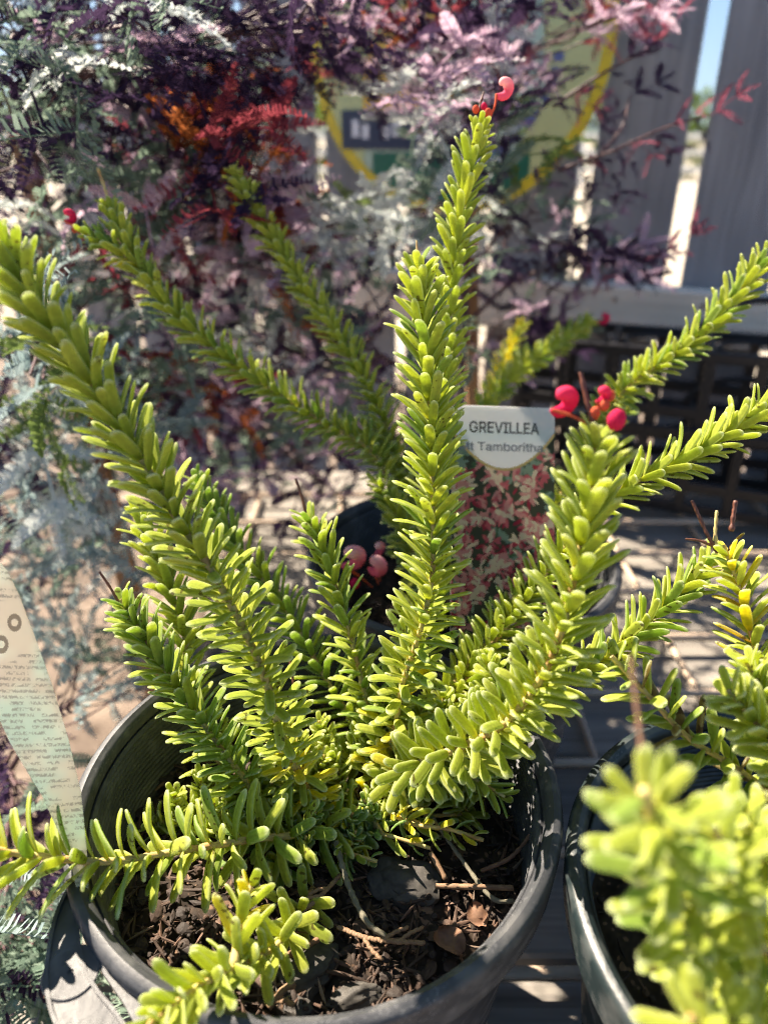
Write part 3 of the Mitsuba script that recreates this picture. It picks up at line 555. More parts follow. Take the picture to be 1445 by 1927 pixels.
A.shoot([(760, 1450, .39), (900, 1250, .40), (1040, 1060, .395), (1120, 955, .385), (1200, 905, .375), (1290, 862, .368), (1370, 815, .362), (1460, 750, .356)], L=.0150, gap=.0021, start=.2, kinds=(0, 0, 0, 1), a0=58, seed=9)
A.shoot([(740, 1460, .385), (900, 1370, .37), (1030, 1300, .362), (1130, 1240, .356), (1220, 1170, .35), (1290, 1105, .345), (1345, 1050, .342)], L=.0150, gap=.0022, start=.25, kinds=(0, 0, 2), a0=58, seed=10)
A.shoot([(730, 1450, .392), (850, 1290, .40), (940, 1180, .402), (1015, 1085, .40)], L=.0145, gap=.0022, start=.12, kinds=(0, 0, 1), seed=11)
A.shoot([(690, 1540, .375), (600, 1566, .356), (480, 1580, .335), (350, 1600, .318), (200, 1622, .302), (60, 1610, .29), (-70, 1590, .28)], L=.0185, Wd=.0050, gap=.0029, start=.10, kinds=(1, 0, 2, 0), base_kinds=(5, 1, 2), a0=74, a1=45, r0=.0016, r1=.0011, curl=-.5, seed=12)
A.shoot([(610, 1640, .36), (530, 1770, .30), (440, 1820, .268), (360, 1865, .244), (280, 1930, .222)], L=.0135, Wd=.0043, gap=.0034, start=.35, kinds=(0, 0, 1), base_kinds=(0, 1), a0=62, seed=13)
A.shoot([(440, 1820, .268), (448, 1755, .276), (462, 1700, .284), (478, 1650, .29)], L=.0135, Wd=.0046, gap=.0034, kinds=(3, 0, 0), base_kinds=(0, 0), a0=52, a1=34, seed=14)
A.shoot([(700, 1470, .385), (770, 1420, .375), (850, 1440, .362), (900, 1470, .352), (950, 1500, .345)], L=.0145, gap=.0028, kinds=(0, 1, 2), droop=.35, seed=15)
rng = np.random.default_rng(21)
for i, (x, y, d, s) in enumerate(((590, 1490, .372, .6), (540, 1560, .362, .6), (498, 1468, .374, .7), (690, 1330, .395, .8), (640, 1500, .378, .55), (850, 1480, .37, .7), (560, 1590, .35, .6), (700, 1385, .385, .8), (610, 1375, .39, .7), (780, 1350, .39, .8), (380, 1480, .378, .8), (330, 1510, .375, .7),
                                  (760, 1470, .372, .7), (660, 1580, .358, .6), (470, 1520, .37, .6), (600, 1440, .38, .75), (890, 1330, .375, .8), (1040, 1180, .36, .8), (430, 1500, .378, .75), (560, 1450, .376, .75), (640, 1440, .382, .8), (670, 1390, .388, .85), (730, 1340, .392, .85), (810, 1400, .372, .8), (830, 1330, .385, .85), (880, 1420, .362, .75), (520, 1520, .362, .65), (590, 1540, .356, .6), (650, 1545, .36, .55), (700, 1520, .362, .55), (450, 1555, .358, .6), (400, 1530, .366, .65), (930, 1260, .385, .85), (560, 1390, .385, .8))):
    a = rng.uniform(-.8, .8)
    A.shoot([(x - 40 * math.sin(a) * s + rng.uniform(-15, 15), y + 75 * s, d + .006), (x, y + 30 * s, d), (x + 22 * math.sin(a), y - 26 * s, d - .006)], L=.0125 * s + .002, Wd=.0030 + .001 * s, gap=.0017, kinds=(0, 5, 2) if s < .65 else (0, 1, 0), base_kinds=(5, 1, 3), a0=58, a1=25, r0=.0010, r1=.0006, seed=30 + i)
for i, (x, y, d) in enumerate(((775, 1545, .36), (740, 1575, .352), (840, 1560, .35), (640, 1600, .35), (610, 1560, .358))):
    A.shoot([(690, 1500, .375), ((690 + x) / 2, y - 12, d + .006), (x, y, d), (x + 70, y + 22, d - .004)], L=.0105, Wd=.0030, gap=.0055, start=.3, kinds=(1, 3, 5), base_kinds=(5,), a0=75, a1=60, r0=.0011, r1=.0008, curl=.9, seed=60 + i)
A.stalk([(556, 1300, .38), (548, 1262, .381), (546, 1235, .382)], .0006, seed=8)
A.stalk([(787, 500, .322), (785, 475, .322), (784, 452, .322)], .0005, mat='mat_stem', seed=9)
A.stalk([(905, 240, .39), (902, 205, .39), (910, 172, .39)], .0006, seed=10)
A.flower(947, 163, .39, .0088, (922, 222, .39), mat='mat_flower_pink', turn=.3)
A.bud(895, 205, .389, .0032); A.bud(918, 212, .387, .0035); A.bud(911, 200, .389, .003, mat='mat_flower_red')
A.flower(1058, 752, .252, .0090, (1108, 800, .253), turn=.4)
A.flower(1133, 742, .250, .0056, (1122, 790, .252), turn=.6); A.bud(1160, 790, .248, .0056, mat='mat_flower_red'); A.bud(1138, 762, .250, .0030); A.bud(1120, 776, .251, .0030); A.bud(1148, 745, .252, .003)
A.done()

B = Plant('grevillea_plant', 'darker green grevillea in the pot behind with long shoots leaning left and right')
B.crown = np.array([.05, .41, ZS - .002])
KB = .87
B.shoot([(800, 1090, .54), (715, 870, .53), (600, 790, .515), (470, 705, .50), (340, 600, .49), (262, 500, .48), (205, 385, .475)], L=.0150, gap=.0021, kinds=(0, 1, 2, 0), kd=KB, a0=60, seed=101)
B.shoot([(262, 500, .48), (215, 465, .474), (160, 437, .47)], L=.0140, gap=.0021, kinds=(2, 0), kd=KB, a0=50, seed=102)
B.shoot([(800, 1080, .55), (745, 860, .55), (690, 720, .545), (600, 580, .54), (520, 460, .535), (440, 325, .53)], L=.0140, gap=.0020, kinds=(0, 1, 0), kd=KB, a0=56, seed=103)
B.shoot([(860, 1080, .56), (900, 800, .64), (960, 712, .66), (1040, 652, .68), (1110, 605, .70)], L=.0150, gap=.0022, kinds=(0, 2, 0), kd=KB, a0=55, seed=104)
B.shoot([(960, 1080, .58), (1105, 850, .56), (1175, 735, .51), (1290, 652, .475), (1370, 572, .465), (1440, 482, .458)], L=.0150, gap=.0021, kinds=(2, 0, 0), kd=KB, a0=56, seed=105)
B.shoot([(815, 1100, .53), (765, 1010, .51), (738, 950, .505), (708, 905, .50)], L=.0150, gap=.0021, kinds=(0, 2, 0), kd=KB, a0=62, seed=106)
B.shoot([(850, 1090, .55), (905, 800, .68), (945, 690, .72), (985, 603, .74)], L=.0120, Wd=.003, gap=.003, kinds=(3, 0), kd=KB, a0=50, seed=107)
B.shoot([(800, 1100, .54), (760, 900, .55), (700, 830, .55), (640, 800, .55)], L=.0150, gap=.0023, kinds=(2, 1), kd=KB, a0=60, seed=108)
B.stalk([(207, 385, .475), (196, 350, .475), (184, 315, .476)], .0009, kd=KB, mat='mat_bud_orange' and 'mat_stem', seed=21)
B.stalk([(1440, 480, .458), (1441, 455, .458)], .0008, kd=KB, mat='mat_stem', seed=22)
B.flower(128, 405, .47, .0075, (150, 440, .47), kd=KB, turn=.2); B.bud(140, 432, .47, .003, kd=KB)
B.flower(660, 1048, .48, .0150, (700, 1105, .505), kd=KB, mat='mat_flower_pink', turn=.3); B.flower(706, 1062, .485, .0130, (712, 1100, .50), kd=KB, mat='mat_flower_pink', turn=-.6)
B.flower(712, 1032, .505, .0085, (715, 1095, .505), kd=KB, mat='mat_flower_pink', turn=.9); B.bud(668, 1098, .50, .006, kd=KB, mat='mat_flower_red'); B.bud(650, 1085, .50, .004, kd=KB, mat='mat_flower_red')
B.flower(1136, 598, .70, .0090, (1112, 610, .70), kd=KB, mat='mat_flower_red', turn=.2)
B.done()

Cc = Plant('grevillea_plant', 'blurred yellow green grevillea of the dark green pot, nearest at the lower right'); Cc.crown = np.array([.1655, .165, ZS - .002])
Cc.shoot([(1560, 1980, .27), (1420, 1900, .225), (1310, 1760, .195), (1255, 1620, .175), (1212, 1490, .150)], L=.0150, Wd=.0038, gap=.0034, kinds=(0, 1, 1, 2), base_kinds=(0, 1), a0=66, a1=55, start=.1, r0=.0018, r1=.0011, seed=201)
Cc.stalk([(1212, 1500, .158), (1206, 1400, .162), (1186, 1235, .170)], .0005, mat='mat_bark', seed=31)
Cc.shoot([(1600, 2150, .24), (1420, 2040, .19), (1345, 1960, .168), (1300, 1915, .155)], L=.0140, Wd=.0038, gap=.0044, kinds=(0, 0), a0=66, a1=58, seed=202)
Cc.shoot([(1640, 1800, .32), (1540, 1560, .305), (1460, 1330, .315), (1420, 1220, .322), (1395, 1120, .326), (1362, 1025, .328)], L=.0150, gap=.0024, kinds=(0, 2, 3, 4, 0), base_kinds=(3, 4), a0=72, a1=45, seed=203)
Cc.stalk([(1350, 1040, .328), (1328, 1000, .328), (1302, 942, .328)], .0007, seed=33); Cc.stalk([(1348, 1042, .328), (1346, 1000, .328), (1349, 960, .328)], .0007, mat='mat_stem', seed=34)
Cc.stalk([(1376, 1000, .326), (1380, 970, .326), (1384, 942, .326)], .0009, seed=35); Cc.stalk([(1345, 1030, .328), (1318, 1018, .327), (1290, 1014, .327)], .0005, seed=36)
Cc.shoot([(1640, 1650, .29), (1530, 1480, .27), (1440, 1380, .262), (1370, 1300, .258)], L=.0155, Wd=.0044, gap=.0021, kinds=(0, 1, 0, 0), base_kinds=(0, 1), a0=66, seed=204)
Cc.shoot([(1580, 1650, .32), (1430, 1480, .312), (1300, 1392, .308), (1220, 1310, .304), (1150, 1235, .302)], L=.0145, Wd=.0044, gap=.0036, start=.2, kinds=(1, 2, 1, 6, 0), base_kinds=(1, 6), a0=70, a1=50, r0=.0014, r1=.001, seed=205)
Cc.shoot([(1600, 1900, .27), (1500, 1720, .235), (1430, 1600, .22), (1380, 1520, .21)], L=.014, Wd=.0042, gap=.0022, kinds=(0, 0, 1), base_kinds=(0, 1), a0=70, a1=50, seed=206)
Cc.shoot([(1600, 2000, .25), (1470, 1840, .21), (1400, 1700, .19), (1345, 1560, .172)], L=.0150, Wd=.0038, gap=.0038, kinds=(0, 1, 1), base_kinds=(0, 1), a0=68, a1=52, seed=207)
Cc.shoot([(1640, 1700, .30), (1530, 1500, .29), (1450, 1330, .285), (1400, 1240, .284)], L=.0150, Wd=.0042, gap=.0026, kinds=(0, 1, 0), base_kinds=(0, 1), a0=66, seed=208)
Cc.done()

# ------------------------------------------------------------------ wattles (feathery shrubs behind)
def frond_mesh(o, d, up, size, npin, rng, curl=.5, nl=15):
    """A twice-pinnate leaf: axis, pairs of combs, each of narrow leaflets. Returns vertices, quads, uv."""
    d = unit(d); up = unit(up - d * (up @ d)); side = np.cross(d, up); V, F, U = [], [], []; at = 0
    def comb(q0, dd, nn, ln, n):
        nonlocal at
        dd = unit(dd); nn = unit(nn - dd * (nn @ dd)); ss = np.cross(dd, nn); t = (np.arange(n) + .5) / n
        bend = rng.normal(-.35, .25)
        c = q0 + dd * (t * ln)[:, None] + nn * (bend * t ** 2 * ln)[:, None]
        wl = ln * .15 * np.sin(np.pi * np.clip(t * .9 + .10, 0, 1)) ** .5; hw = ln / n * .50; fold = rng.uniform(.0, .45)
        for sg in (-1, 1):
            e = unit(ss * sg + dd * .30 + nn * fold + rng.normal(0, .22, (n, 1)) * nn); a, b = c - dd * hw, c + dd * hw; tip = c + e * wl[:, None]; dw = nn * (rng.normal(0, .35, (n, 1)) * hw)
            V.append(np.stack([a + dw, tip - dd * hw * .55 + dw, tip + dd * hw * .75 - dw, b - dw], 1).reshape(-1, 3)); k_ = np.arange(4 * n).reshape(-1, 4) + at; F.append(k_); at += 4 * n
            U.append(np.repeat(rng.uniform(0, 1, n), 4))
        w = ln * .008; V.append(np.array([q0 - ss * w, q0 + ss * w, c[-1] + ss * w, c[-1] - ss * w])); F.append(np.arange(4)[None] + at); at += 4; U.append(np.zeros(4))
    L = size; tt = np.linspace(.25, 1, npin)
    axis = lambda t: o + d * (t * L * .62) + up * (-curl * t * t * L * .22)
    for i, t in enumerate(tt):
        q = axis(t); ln = size * .60 * (1 - .25 * abs(t - .6)) * rng.uniform(.85, 1.1)
        for sg in (-1, 1):
            comb(q, side * sg * rng.uniform(.75, 1) + d * rng.uniform(.45, .8) + up * rng.uniform(-.15, .35), up + rng.normal(0, .25, 3), ln, nl)
    comb(axis(1.0), d + rng.normal(0, .15, 3), up, size * .42, nl)
    p0 = np.array([axis(t) for t in np.linspace(0, 1, 6)]); w = side * size * .012
    for i in range(5): V.append(np.array([p0[i] - w, p0[i] + w, p0[i + 1] + w, p0[i + 1] - w])); F.append(np.arange(4)[None] + at); at += 4; U.append(np.zeros(4))
    v = np.vstack(V); return v, np.vstack(F), np.stack([np.zeros(len(v)), np.concatenate(U)], 1)

LABEL_AT, SUNV = P(950, 880, .39), np.array(SUN)
class Shrub:
    def __init__(self, label, trunk, r0, r1, mat='mat_plum_twig'):
        self.k = key('wattle_shrub'); tag(self.k, label, 'shrub'); self.fronds = []
        self.trunk, _ = spline(trunk, .01); put('trunk', tube(self.trunk, np.linspace(r0, r1, len(self.trunk)), 10), mat, self.k, smooth=True); self.mat = mat
    def cluster(self, px, py, d, rx, ry, n, colours, size=.075, npin=2, dd=.10, seed=0, hang=0.0, nl=15):
        """A branch from the trunk to this place, with side twigs and fronds round it."""
        rng = np.random.default_rng(int(px * 7 + py * 13) + seed); c = P(px, py, d)
        dist = np.linalg.norm(self.trunk - (c - np.array([0, 0, .07])), axis=1) + .4 * np.maximum(0, self.trunk[:, 2] - c[2] + .05); root = self.trunk[np.argmin(dist)]
        main, _ = spline([root, root * .55 + c * .45 + np.array([0, 0, .015]), c], .008)
        ms = [tube(main, np.linspace(.0028, .0014, len(main)), 6)]
        for i in range(n):
            q = P(px + rng.uniform(-1, 1) * rx, py + rng.uniform(-1, 1) * ry, d + rng.uniform(-1, 1) * dd)
            ux, uy, _ = proj(q)
            if (550 < ux < 755 and 85 < uy < 390 and rng.uniform() < .96) or (380 < ux < 590 and 150 < uy < 260 and rng.uniform() < .6) or (1020 < ux < 1190 and 40 < uy < 450 and rng.uniform() < .72) or ux > 1190: continue
            lq = q - LABEL_AT; along_ = lq @ SUNV
            if along_ > 0 and np.linalg.norm(lq - along_ * SUNV) < .045: continue                # the sun reaches the plant label through this gap
            j = rng.integers(len(main) // 2, len(main)); b = main[j]
            ms.append(tube(spline([b, (b + q) / 2 + rng.normal(0, .006, 3), q], .01)[0], .0009, 5))
            out = unit(q - root + rng.normal(0, .06, 3)) + rng.normal(0, .55, 3); out[2] -= hang
            fm = frond_mesh(q, out, np.array([0, -.3, 1.0]) + rng.normal(0, .45, 3), size * rng.uniform(.75, 1.2), npin, rng, nl=nl); vx, vy, _ = proj(fm[0])
            if np.mean((vx > 583) & (vx < 728) & (vy > 150) & (vy < 350)) > .30: continue                # the sign shows through a gap here
            self.fronds.append((fm, str(rng.choice(colours))))
        put('branch', cat(ms), self.mat, self.k, smooth=True)
    def sprig(self, pts, n, colours, size, seed=0, npin=2):
        rng = np.random.default_rng(seed); p, l = spline([P(*q) for q in pts], .004); t, nn, b = frames(p)
        put('branch', tube(p, np.linspace(.0022, .0010, len(p)), 6), self.mat, self.k, smooth=True)
        for i in range(n):
            j = int((.15 + .85 * i / max(1, n - 1)) * (len(p) - 1)); a = rng.uniform(0, 6.28); dr_ = t[j] * .8 + math.cos(a) * nn[j] + math.sin(a) * b[j]
            self.fronds.append((frond_mesh(p[j], dr_, np.array([0, -.5, 1.0]) + rng.normal(0, .3, 3), size * rng.uniform(.6, 1.1), npin, rng, nl=10), str(rng.choice(colours))))
    def done(self):
        c = np.array([f[0][0].mean(0) for f in self.fronds]); x, y, d = proj(c); inside = (x > -20) & (x < W0 + 20) & (y > -20)
        order = np.argsort(np.where(inside, d, 99), kind='stable')
        for i in order[:290]:
            (v, f, uv), col = self.fronds[i]; put('frond', (v, f), 'mat_wattle_' + col, self.k, uv=uv)
        rest = order[290:]
        if len(rest):
            at, V, F, U = 0, [], [], []
            for i in rest: v, f, uv = self.fronds[i][0]; V.append(v); F.append(f + at); U.append(uv); at += len(v)
            k = put('foliage', (np.vstack(V), np.vstack(F)), 'mat_wattle_plum', self.k, uv=np.vstack(U)); labels[k] = {'kind': 'stuff'}

pl, sv, sg_, rb, em, mv, gr = 'plum', 'silver', 'sage', 'ruby', 'ember', 'mauve', 'leafgreen'
t0 = G(262, 1300, ZG)
S1 = Shrub('tall dark purple and silver feathery wattle at the left beside its brown stake', [t0, P(225, 1050, .86), P(195, 800, .80), P(130, 520, .74), P(70, 330, .68), P(60, 150, .62), P(120, -150, .58)], .006, .0025)
S1.cluster(100, 40, .50, 150, 110, 27, [sg_, sg_, pl, sv], hang=.2)
S1.cluster(440, 60, .50, 140, 70, 27, [pl], size=.075, hang=.35, nl=22, npin=2)
S1.cluster(330, 70, .50, 110, 70, 8, [pl], size=.075, hang=.3, nl=22, npin=2)
S1.cluster(520, 90, .50, 80, 60, 10, [pl, pl, rb], size=.07, hang=.4, nl=22, npin=2)
S1.cluster(560, 40, .50, 60, 50, 9, [pl], size=.07, hang=.5, nl=20)
S1.cluster(240, 180, .58, 160, 120, 40, [pl, pl, pl, mv, sv, sg_])
S1.cluster(60, 230, .56, 90, 130, 27, [sg_, sg_, pl, sv])
S1.cluster(370, 290, .57, 70, 90, 24, [rb, rb, pl, pl, em])
S1.cluster(240, 440, .62, 140, 110, 35, [pl, sg_, rb, mv, sg_])
S1.cluster(430, 430, .64, 80, 80, 24, [em, rb, pl, pl, mv])
S1.cluster(60, 480, .66, 90, 90, 22, [sg_, sv, pl, sg_])
S1.cluster(120, 740, .62, 130, 100, 27, [sg_, 'bluegrey', gr, sg_, sv, rb])
S1.cluster(130, 920, .64, 140, 110, 40, ['bluegrey', 'bluegrey', sv, sg_])
S1.cluster(40, 640, .52, 60, 80, 10, [gr, 'bluegrey'], size=.07)
S1.cluster(320, 740, .74, 100, 90, 24, [rb, em, sg_, mv, sg_])
S1.cluster(120, 1080, .68, 130, 70, 16, ['bluegrey', 'bluegrey', sg_])
S1.done()
t1 = np.array([.10, .86, ZG])
S2 = Shrub('purple pink and silver feathery wattle in the centre in front of the round sign', [t1, P(850, 950, .80), P(872, 640, .76), P(882, 350, .72), P(884, 120, .68), P(870, -120, .66)], .0058, .0025)
S2.cluster(535, 400, .66, 80, 100, 32, [mv, mv, em, mv, sv], size=.07)
S2.cluster(720, 40, .62, 70, 60, 17, [mv, mv, rb, em], size=.065)
S2.cluster(800, 200, .62, 70, 70, 24, [mv, sv, mv], size=.07)
S2.cluster(690, 440, .66, 90, 60, 27, [sv, sv, sg_], size=.07)
S2.cluster(860, 50, .62, 110, 70, 24, [pl, mv, pl, rb], size=.065)
S2.cluster(960, 160, .66, 80, 90, 27, [pl, pl, mv], size=.06)
S2.cluster(1090, 50, .68, 70, 60, 14, [pl, mv, rb], size=.055)
S2.cluster(850, 340, .66, 100, 80, 24, [sg_, sv, pl, gr], size=.065)
S2.cluster(1000, 400, .70, 90, 80, 21, [pl, sg_, pl], size=.06)
S2.cluster(1080, 490, .70, 100, 60, 20, [pl, pl, mv], size=.06)
S2.cluster(590, 620, .72, 140, 110, 32, [mv, sg_, pl, sv], size=.07)
S2.cluster(420, 630, .72, 120, 100, 27, [pl, sg_, mv, sg_, sv], size=.07)
S2.cluster(500, 830, .76, 140, 110, 32, [sg_, pl, sg_, mv], size=.075)
S2.cluster(690, 800, .76, 110, 100, 18, [mv, pl, sg_], size=.07)
S2.cluster(940, 640, .76, 100, 70, 18, [mv, pl, sg_], size=.06)
S2.sprig([(1050, 320, .66), (1150, 285, .64), (1250, 240, .63), (1340, 215, .62)], 8, ['rosewood', 'rosewood', pl], .05, 1)
S2.sprig([(1040, 200, .68), (1130, 140, .66), (1220, 90, .65), (1260, 60, .64)], 6, [pl, pl, 'rosewood'], .045, 2)
S2.sprig([(1060, 470, .68), (1150, 490, .67), (1250, 480, .66)], 6, [pl, pl, 'rosewood'], .045, 3)
S2.sprig([(1080, 60, .66), (1160, 30, .65), (1250, 0, .64)], 6, ['rosewood', mv], .045, 4)
S2.sprig([(1120, 300, .65), (1170, 240, .65), (1185, 180, .65)], 4, [pl], .04, 5)
S2.done()
t2 = np.array([-.36, .46, ZG])
S3 = Shrub('low dark green and purple feathery wattle at the lower left beside the main pot', [t2, t2 + [.03, .0, .08], t2 + [.05, -.03, .18], t2 + [.07, -.05, .26]], .005, .002)
S3.cluster(30, 1480, .52, 60, 80, 13, [pl, pl, sg_], size=.06)
S3.cluster(40, 1720, .46, 80, 110, 27, [sg_, 'bluegrey', pl, sg_], size=.065)
S3.cluster(40, 1880, .44, 70, 70, 16, [sg_, pl, sg_], size=.065)
S3.cluster(190, 1290, .62, 70, 60, 12, ['bluegrey', sg_], size=.06)
S3.done()
def stake(label, a, b, w=.019):
    a, b = np.asarray(a, float), np.asarray(b, float); d = b - a; L = np.linalg.norm(d); d /= L; x = unit(np.cross(d, [0, 1, 0])); y = np.cross(d, x)
    m = slab((w, w, L), (0, 0, L / 2), 0, .0012); v = np.array(m.vertices); uv = np.stack([v[:, 0] + v[:, 1] * 1.3 + L, v[:, 2]], 1)
    tag(put('wooden_stake', (a + v[:, :1] * x + v[:, 1:2] * y + v[:, 2:] * d, np.array(m.faces)), 'mat_stake', uv=uv), label, 'stake')
stake('long brown wooden stake beside the left wattle', G(292, 1310, ZG), P(40, 250, .72))
stake('brown wooden stake among the leaves of the central wattle', [.125, .83, ZG], P(884, 60, .70), .014)

# ------------------------------------------------------------------ plant tags
def tag_frame(o, right, up):
    r = unit(np.asarray(right, float)); u = np.asarray(up, float); u = unit(u - r * (u @ r)); nrm = np.cross(r, u)
    return lambda m, lift=0.0: trimesh.Trimesh(np.asarray(o) + np.array(m.vertices)[:, :1] * r + np.array(m.vertices)[:, 1:2] * u + (np.array(m.vertices)[:, 2:3] + lift) * nrm, m.faces, process=False)
def put_flat(name, poly, mat, parent, place, lift, depth=.00004):
    gs = [g_ for g_ in getattr(poly, 'geoms', [poly]) if g_.geom_type == 'Polygon' and g_.area > 1e-10]
    ms = [trimesh.creation.triangulate_polygon(g_, engine='earcut') for g_ in gs]; m = cat([trimesh.Trimesh(np.c_[v_, 0 * v_[:, :1]], f_, process=False) for v_, f_ in ms]); return put(name, place(m, lift), mat, parent)
o = P(848, 1165, .386); tr = P(1043, 1165, .393) - o; tu = P(868, 762, .392) - o
TW = np.linalg.norm(tr); TH = np.linalg.norm(tu); lab = tag_frame(o, tr, tu); u_ = TW / 195
lt = key('plant_label'); tag(lt, 'printed plant label with white top and photo of pink flowers standing behind the tall shoot', 'plant label')
card = shapely.box(0, -.03, TW, TH).buffer(-.003).buffer(.003)
m = trimesh.creation.extrude_polygon(card, .0006, engine='earcut'); put('card', lab(m, -.0007), 'mat_label_back', lt)
yb = TH * .70; arcp = shapely.Polygon([(0, TH), (TW, TH), (TW, yb + .026 * TW / .06)] + [(TW * (1 - s_), yb + .035 * (2 * (s_ - .5)) ** 2 * 1.0) for s_ in np.linspace(0, 1, 24)])
arcp = shapely.Polygon([(0, TH), (TW, TH)] + [(TW * (1 - s_), yb + .020 * (2 * (s_ - .5)) ** 2) for s_ in np.linspace(0, 1, 24)]).intersection(card)
band = shapely.LineString([(TW * s_, yb + .020 * (2 * (s_ - .5)) ** 2) for s_ in np.linspace(0, 1, 24)]).buffer(.0007).intersection(card)
v_, f_ = trimesh.creation.triangulate_polygon(arcp, engine='earcut'); mm = trimesh.Trimesh(np.c_[v_, 0 * v_[:, :1]], f_, process=False); hv = np.array(mm.vertices)
hd = put('white_heading', lab(mm, .00002), 'mat_tag_white', lt, uv=np.stack([hv[:, 0] / TW, (hv[:, 1] - yb) / (TH - yb)], 1))
put_flat('gold_line', band, 'mat_ink_gold', lt, lab, .0001)
def text(s, height, x, y, bold, mat, width):
    t = meshkit.text_mesh(s, height, .00004, bold); v = np.array(t.vertices); k_ = width / (v[:, 0].max() - v[:, 0].min()); v[:, 0] = (v[:, 0] - v[:, 0].min()) * k_ + x; v[:, 1] += y
    put('lettering', lab(trimesh.Trimesh(v, t.faces, process=False), .00012), mat, hd)
px_ = TW / 195
text('GREVILLEA', 20 * px_, 32 * px_, TH - 50 * px_, True, 'mat_ink_black', 133 * px_)
text('Mt Tamboritha', 15 * px_, 14 * px_, TH - 83 * px_, True, 'mat_ink_grey', 158 * px_)
rng = np.random.default_rng(12); layers = {'leaf': [], 'sage': [], 'red': [], 'pink': [], 'rose': [], 'cream': []}
def petal(x, y, a, l, w): return shapely.affinity.translate(shapely.affinity.rotate(shapely.affinity.scale(shapely.Point(0, 0).buffer(1, 4), l, w), a, origin=(0, 0)), x, y)
for i in range(46):
    x, y, a = rng.uniform(0, TW), rng.uniform(-.02, yb + .012), rng.uniform(0, 360)
    for j in range(9):
        t = (j - 4) * .0016; layers['leaf' if rng.uniform() < .45 else 'sage'].append(petal(x + t * math.cos(math.radians(a)), y + t * math.sin(math.radians(a)), a + (55 if j % 2 else -55), .0026, .0009))
for i in range(190):
    x, y = rng.uniform(0, TW), rng.uniform(-.01, yb + .010)
    if meshkit.noise(np.array([[x * 70, y * 70, 3.3]]))[0] < .42: continue
    for j in range(9):
        a = rng.uniform(0, 360); r = rng.uniform(.001, .0055); layers[rng.choice(['red', 'pink', 'pink', 'rose', 'rose', 'cream'])].append(petal(x + r * math.cos(math.radians(a)), y + r * math.sin(math.radians(a)), a + rng.uniform(-30, 30), rng.uniform(.0016, .0032), rng.uniform(.0006, .0013)))
area = card.intersection(shapely.box(0, -.03, TW, TH)).difference(arcp.buffer(.0006)); above, cut = None, {}
for nm in reversed(list(layers)):
    u0 = shapely.union_all(layers[nm]).intersection(area); cut[nm] = u0 if above is None else u0.difference(above); above = u0 if above is None else shapely.union_all([above, u0])
photo = put_flat('flower_photo', area.difference(above), 'mat_print_ground', lt, lab, .00003)
for nm in layers:
    put_flat('printed_' + {'leaf': 'dark_leaves', 'sage': 'pale_leaves', 'red': 'red_petals', 'pink': 'pink_petals', 'rose': 'rose_petals', 'cream': 'cream_petals'}[nm], cut[nm], 'mat_print_' + nm, photo, lab, .00003)

# the large see-through tag at the left edge, seen from behind
DT = .262
o2 = P(172, 1700, DT); up2 = P(20, 1120, DT + .002) - o2; rg2 = P(260, 1665, DT + .01) - o2
tl = tag_frame(o2, rg2, up2); l2 = key('plant_label'); tag(l2, 'large translucent plant label seen from behind at the left edge, stuck by the main pot', 'plant label')
HT = np.linalg.norm(P(0, 1062, DT) - o2)
q = lambda px, py: np.array(P(px, py, DT + .001)) - o2
ru = unit(rg2); uu = unit(up2 - ru * (up2 @ ru)); nn2 = np.cross(ru, uu)
def on_tag(px, py):
    e = P(px, py, 1.0) - np.array([0, 0, ZC]); t = ((o2 - np.array([0, 0, ZC])) @ nn2) / (e @ nn2); w = np.array([0, 0, ZC]) + e * t - o2; return (w @ ru, w @ uu)
tp = [on_tag(*z) for z in ((168, 1720), (163, 1600), (152, 1490), (128, 1390), (98, 1290), (66, 1200), (36, 1120), (14, 1075), (-10, 1045), (-40, 1030), (-90, 1040), (-110, 1080), (-70, 1180), (-30, 1290), (20, 1400), (80, 1500), (130, 1610), (150, 1700))]
tpoly = shapely.Polygon(tp).buffer(-.0012).buffer(.0012)
ICON = [float(c_) for c_ in (*on_tag(27, 1172), *on_tag(2, 1213))]
def tag_back(p, n, uv):
    c = mix(C(.91, .92, .82), C(.78, .88, .79), smoothstep(.35, .65, fbm(uv.x * 55, uv.y * 55)))
    c = mix(c, C(.86, .76, .66), smoothstep(.4, .7, fbm(uv.x * 70 + 9, uv.y * 70)) * .6)
    row = (uv.y + .25 * uv.x) * 470; ln = dr.abs(row - dr.floor(row) - .5); w = noise(uv.x * 2600, dr.floor(row) * 7.3, uv.y * 1500); gapw_ = noise(uv.x * 330, dr.floor(row) * 3.1)
    ink = smoothstep(.30, .22, ln) * smoothstep(.42, .52, w) * smoothstep(.30, .36, gapw_) * (1 - smoothstep(.0075, .0065, dr.sqrt(dr.square(uv.x - ICON[0]) + dr.square(uv.y - ICON[1])))) * (1 - smoothstep(.0075, .0065, dr.sqrt(dr.square(uv.x - ICON[2]) + dr.square(uv.y - ICON[3])))) * (1 - smoothstep(ICON[1] - .012, ICON[1] - .011, uv.y) * smoothstep(ICON[1] + .009, ICON[1] + .008, uv.y))
    return mix(c, C(.40, .38, .34), ink * .7)
scene['mat_tag_back'] = plastic_sheet(tag_back, 1.3)
m = trimesh.creation.extrude_polygon(tpoly, .0007, engine='earcut'); put('card', tl(m, -.0003), 'mat_tag_back', l2, uv=np.array(m.vertices)[:, :2])
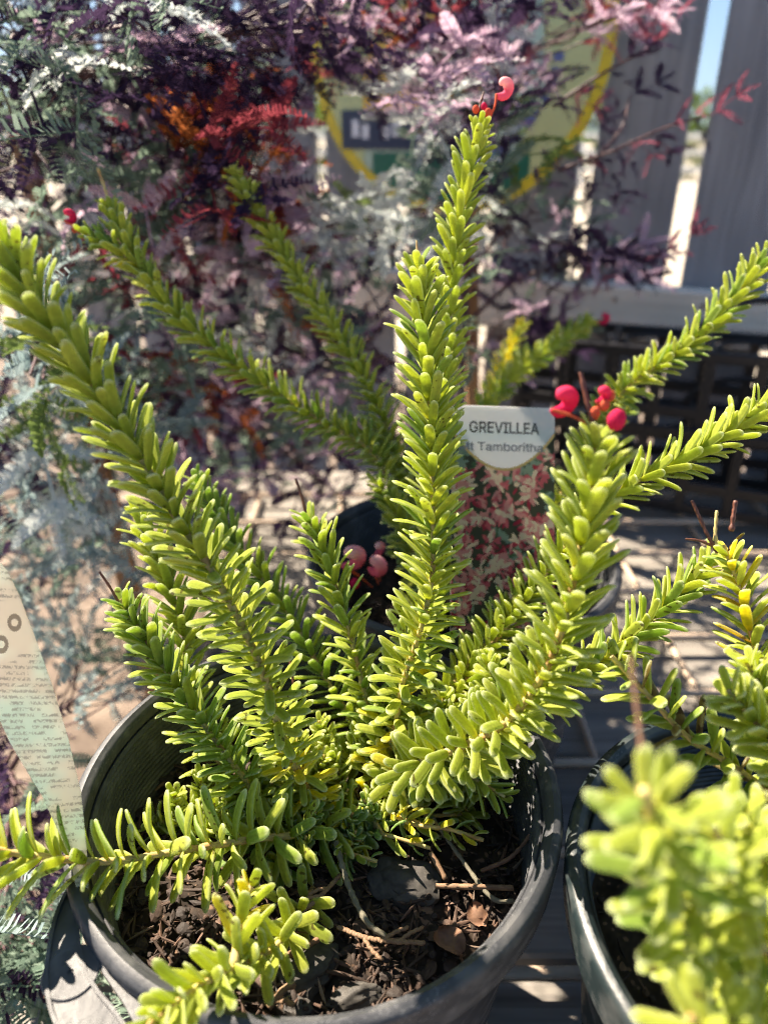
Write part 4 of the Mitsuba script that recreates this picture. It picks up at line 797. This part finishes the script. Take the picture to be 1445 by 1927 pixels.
for cx_, cy_ in ((27, 1172), (2, 1213)):
    x, y = on_tag(cx_, cy_); sc_ = DT / FPX
    ic = shapely.affinity.translate(shapely.affinity.rotate(shapely.affinity.scale(shapely.Point(0, 0).buffer(1, 12), 12 * sc_ , 17 * sc_), 0), x, y); hole = shapely.affinity.scale(ic, .5, .42)
    put_flat('round_icon', ic.difference(hole), 'mat_ink_brown', l2, tl, .0005)

# ------------------------------------------------------------------ black carry trays at the right
def carry_tray(label, cx, cy, z, rz, nx, ny, cell=.105):
    k = key('carry_tray'); tag(k, label, 'tray'); R = np.array([[math.cos(rz), -math.sin(rz), 0], [math.sin(rz), math.cos(rz), 0], [0, 0, 1]])
    go = lambda m: moved(m, (cx, cy, z), R); X, Y = nx * cell, ny * cell
    bars = []
    for i in range(nx + 1): bars.append(slab((.008, Y, .012), (-X / 2 + i * cell, 0, .10)))
    for j in range(ny + 1): bars.append(slab((X, .0079, .0125), (0, -Y / 2 + j * cell, .1)))
    put('grid', go(cat(bars)), 'mat_tray', k)
    for sx, sy, w, d in ((0, -1, X, .006), (0, 1, X, .006), (-1, 0, .006, Y), (1, 0, .006, Y)):
        sd = [slab((w if sy else .0055, d if sx else .0055, .014), (sx * X / 2, sy * Y / 2, zz)) for zz in (.035, .007)]
        n_ = (nx if sy else ny); 
        for i in range(n_ * 2 + 1):
            t = -1 + i / n_; sd.append(slab((.012, .0065, .10) if sy else (.0065, .012, .10), (sx * X / 2 if sx else t * X / 2, sy * Y / 2 if sy else t * Y / 2, .05)))
        put('side_wall', go(cat(sd)), 'mat_tray', k)
    for i in range(nx):
        for j in range(ny):
            a = np.linspace(0, 2 * np.pi, 33); c = np.array([-X / 2 + (i + .5) * cell, -Y / 2 + (j + .5) * cell, .098])
            put('ring', go(tube(c + np.stack([.043 * np.cos(a), .043 * np.sin(a), 0 * a], 1), .0032, 6)), 'mat_tray', k, smooth=True)
    a = np.linspace(0, np.pi, 17); put('handle', go(tube(np.stack([.07 * np.cos(a), 0 * a, .105 + .05 * np.sin(a)], 1), .004, 8)), 'mat_tray', k, smooth=True)
carry_tray('lower black plastic carry tray of the stack on the bench by the fence', .42, .815, .006, -.38, 5, 1)
carry_tray('upper black plastic carry tray of the stack behind the red flowers', .425, .82, .094, -.35, 5, 1)
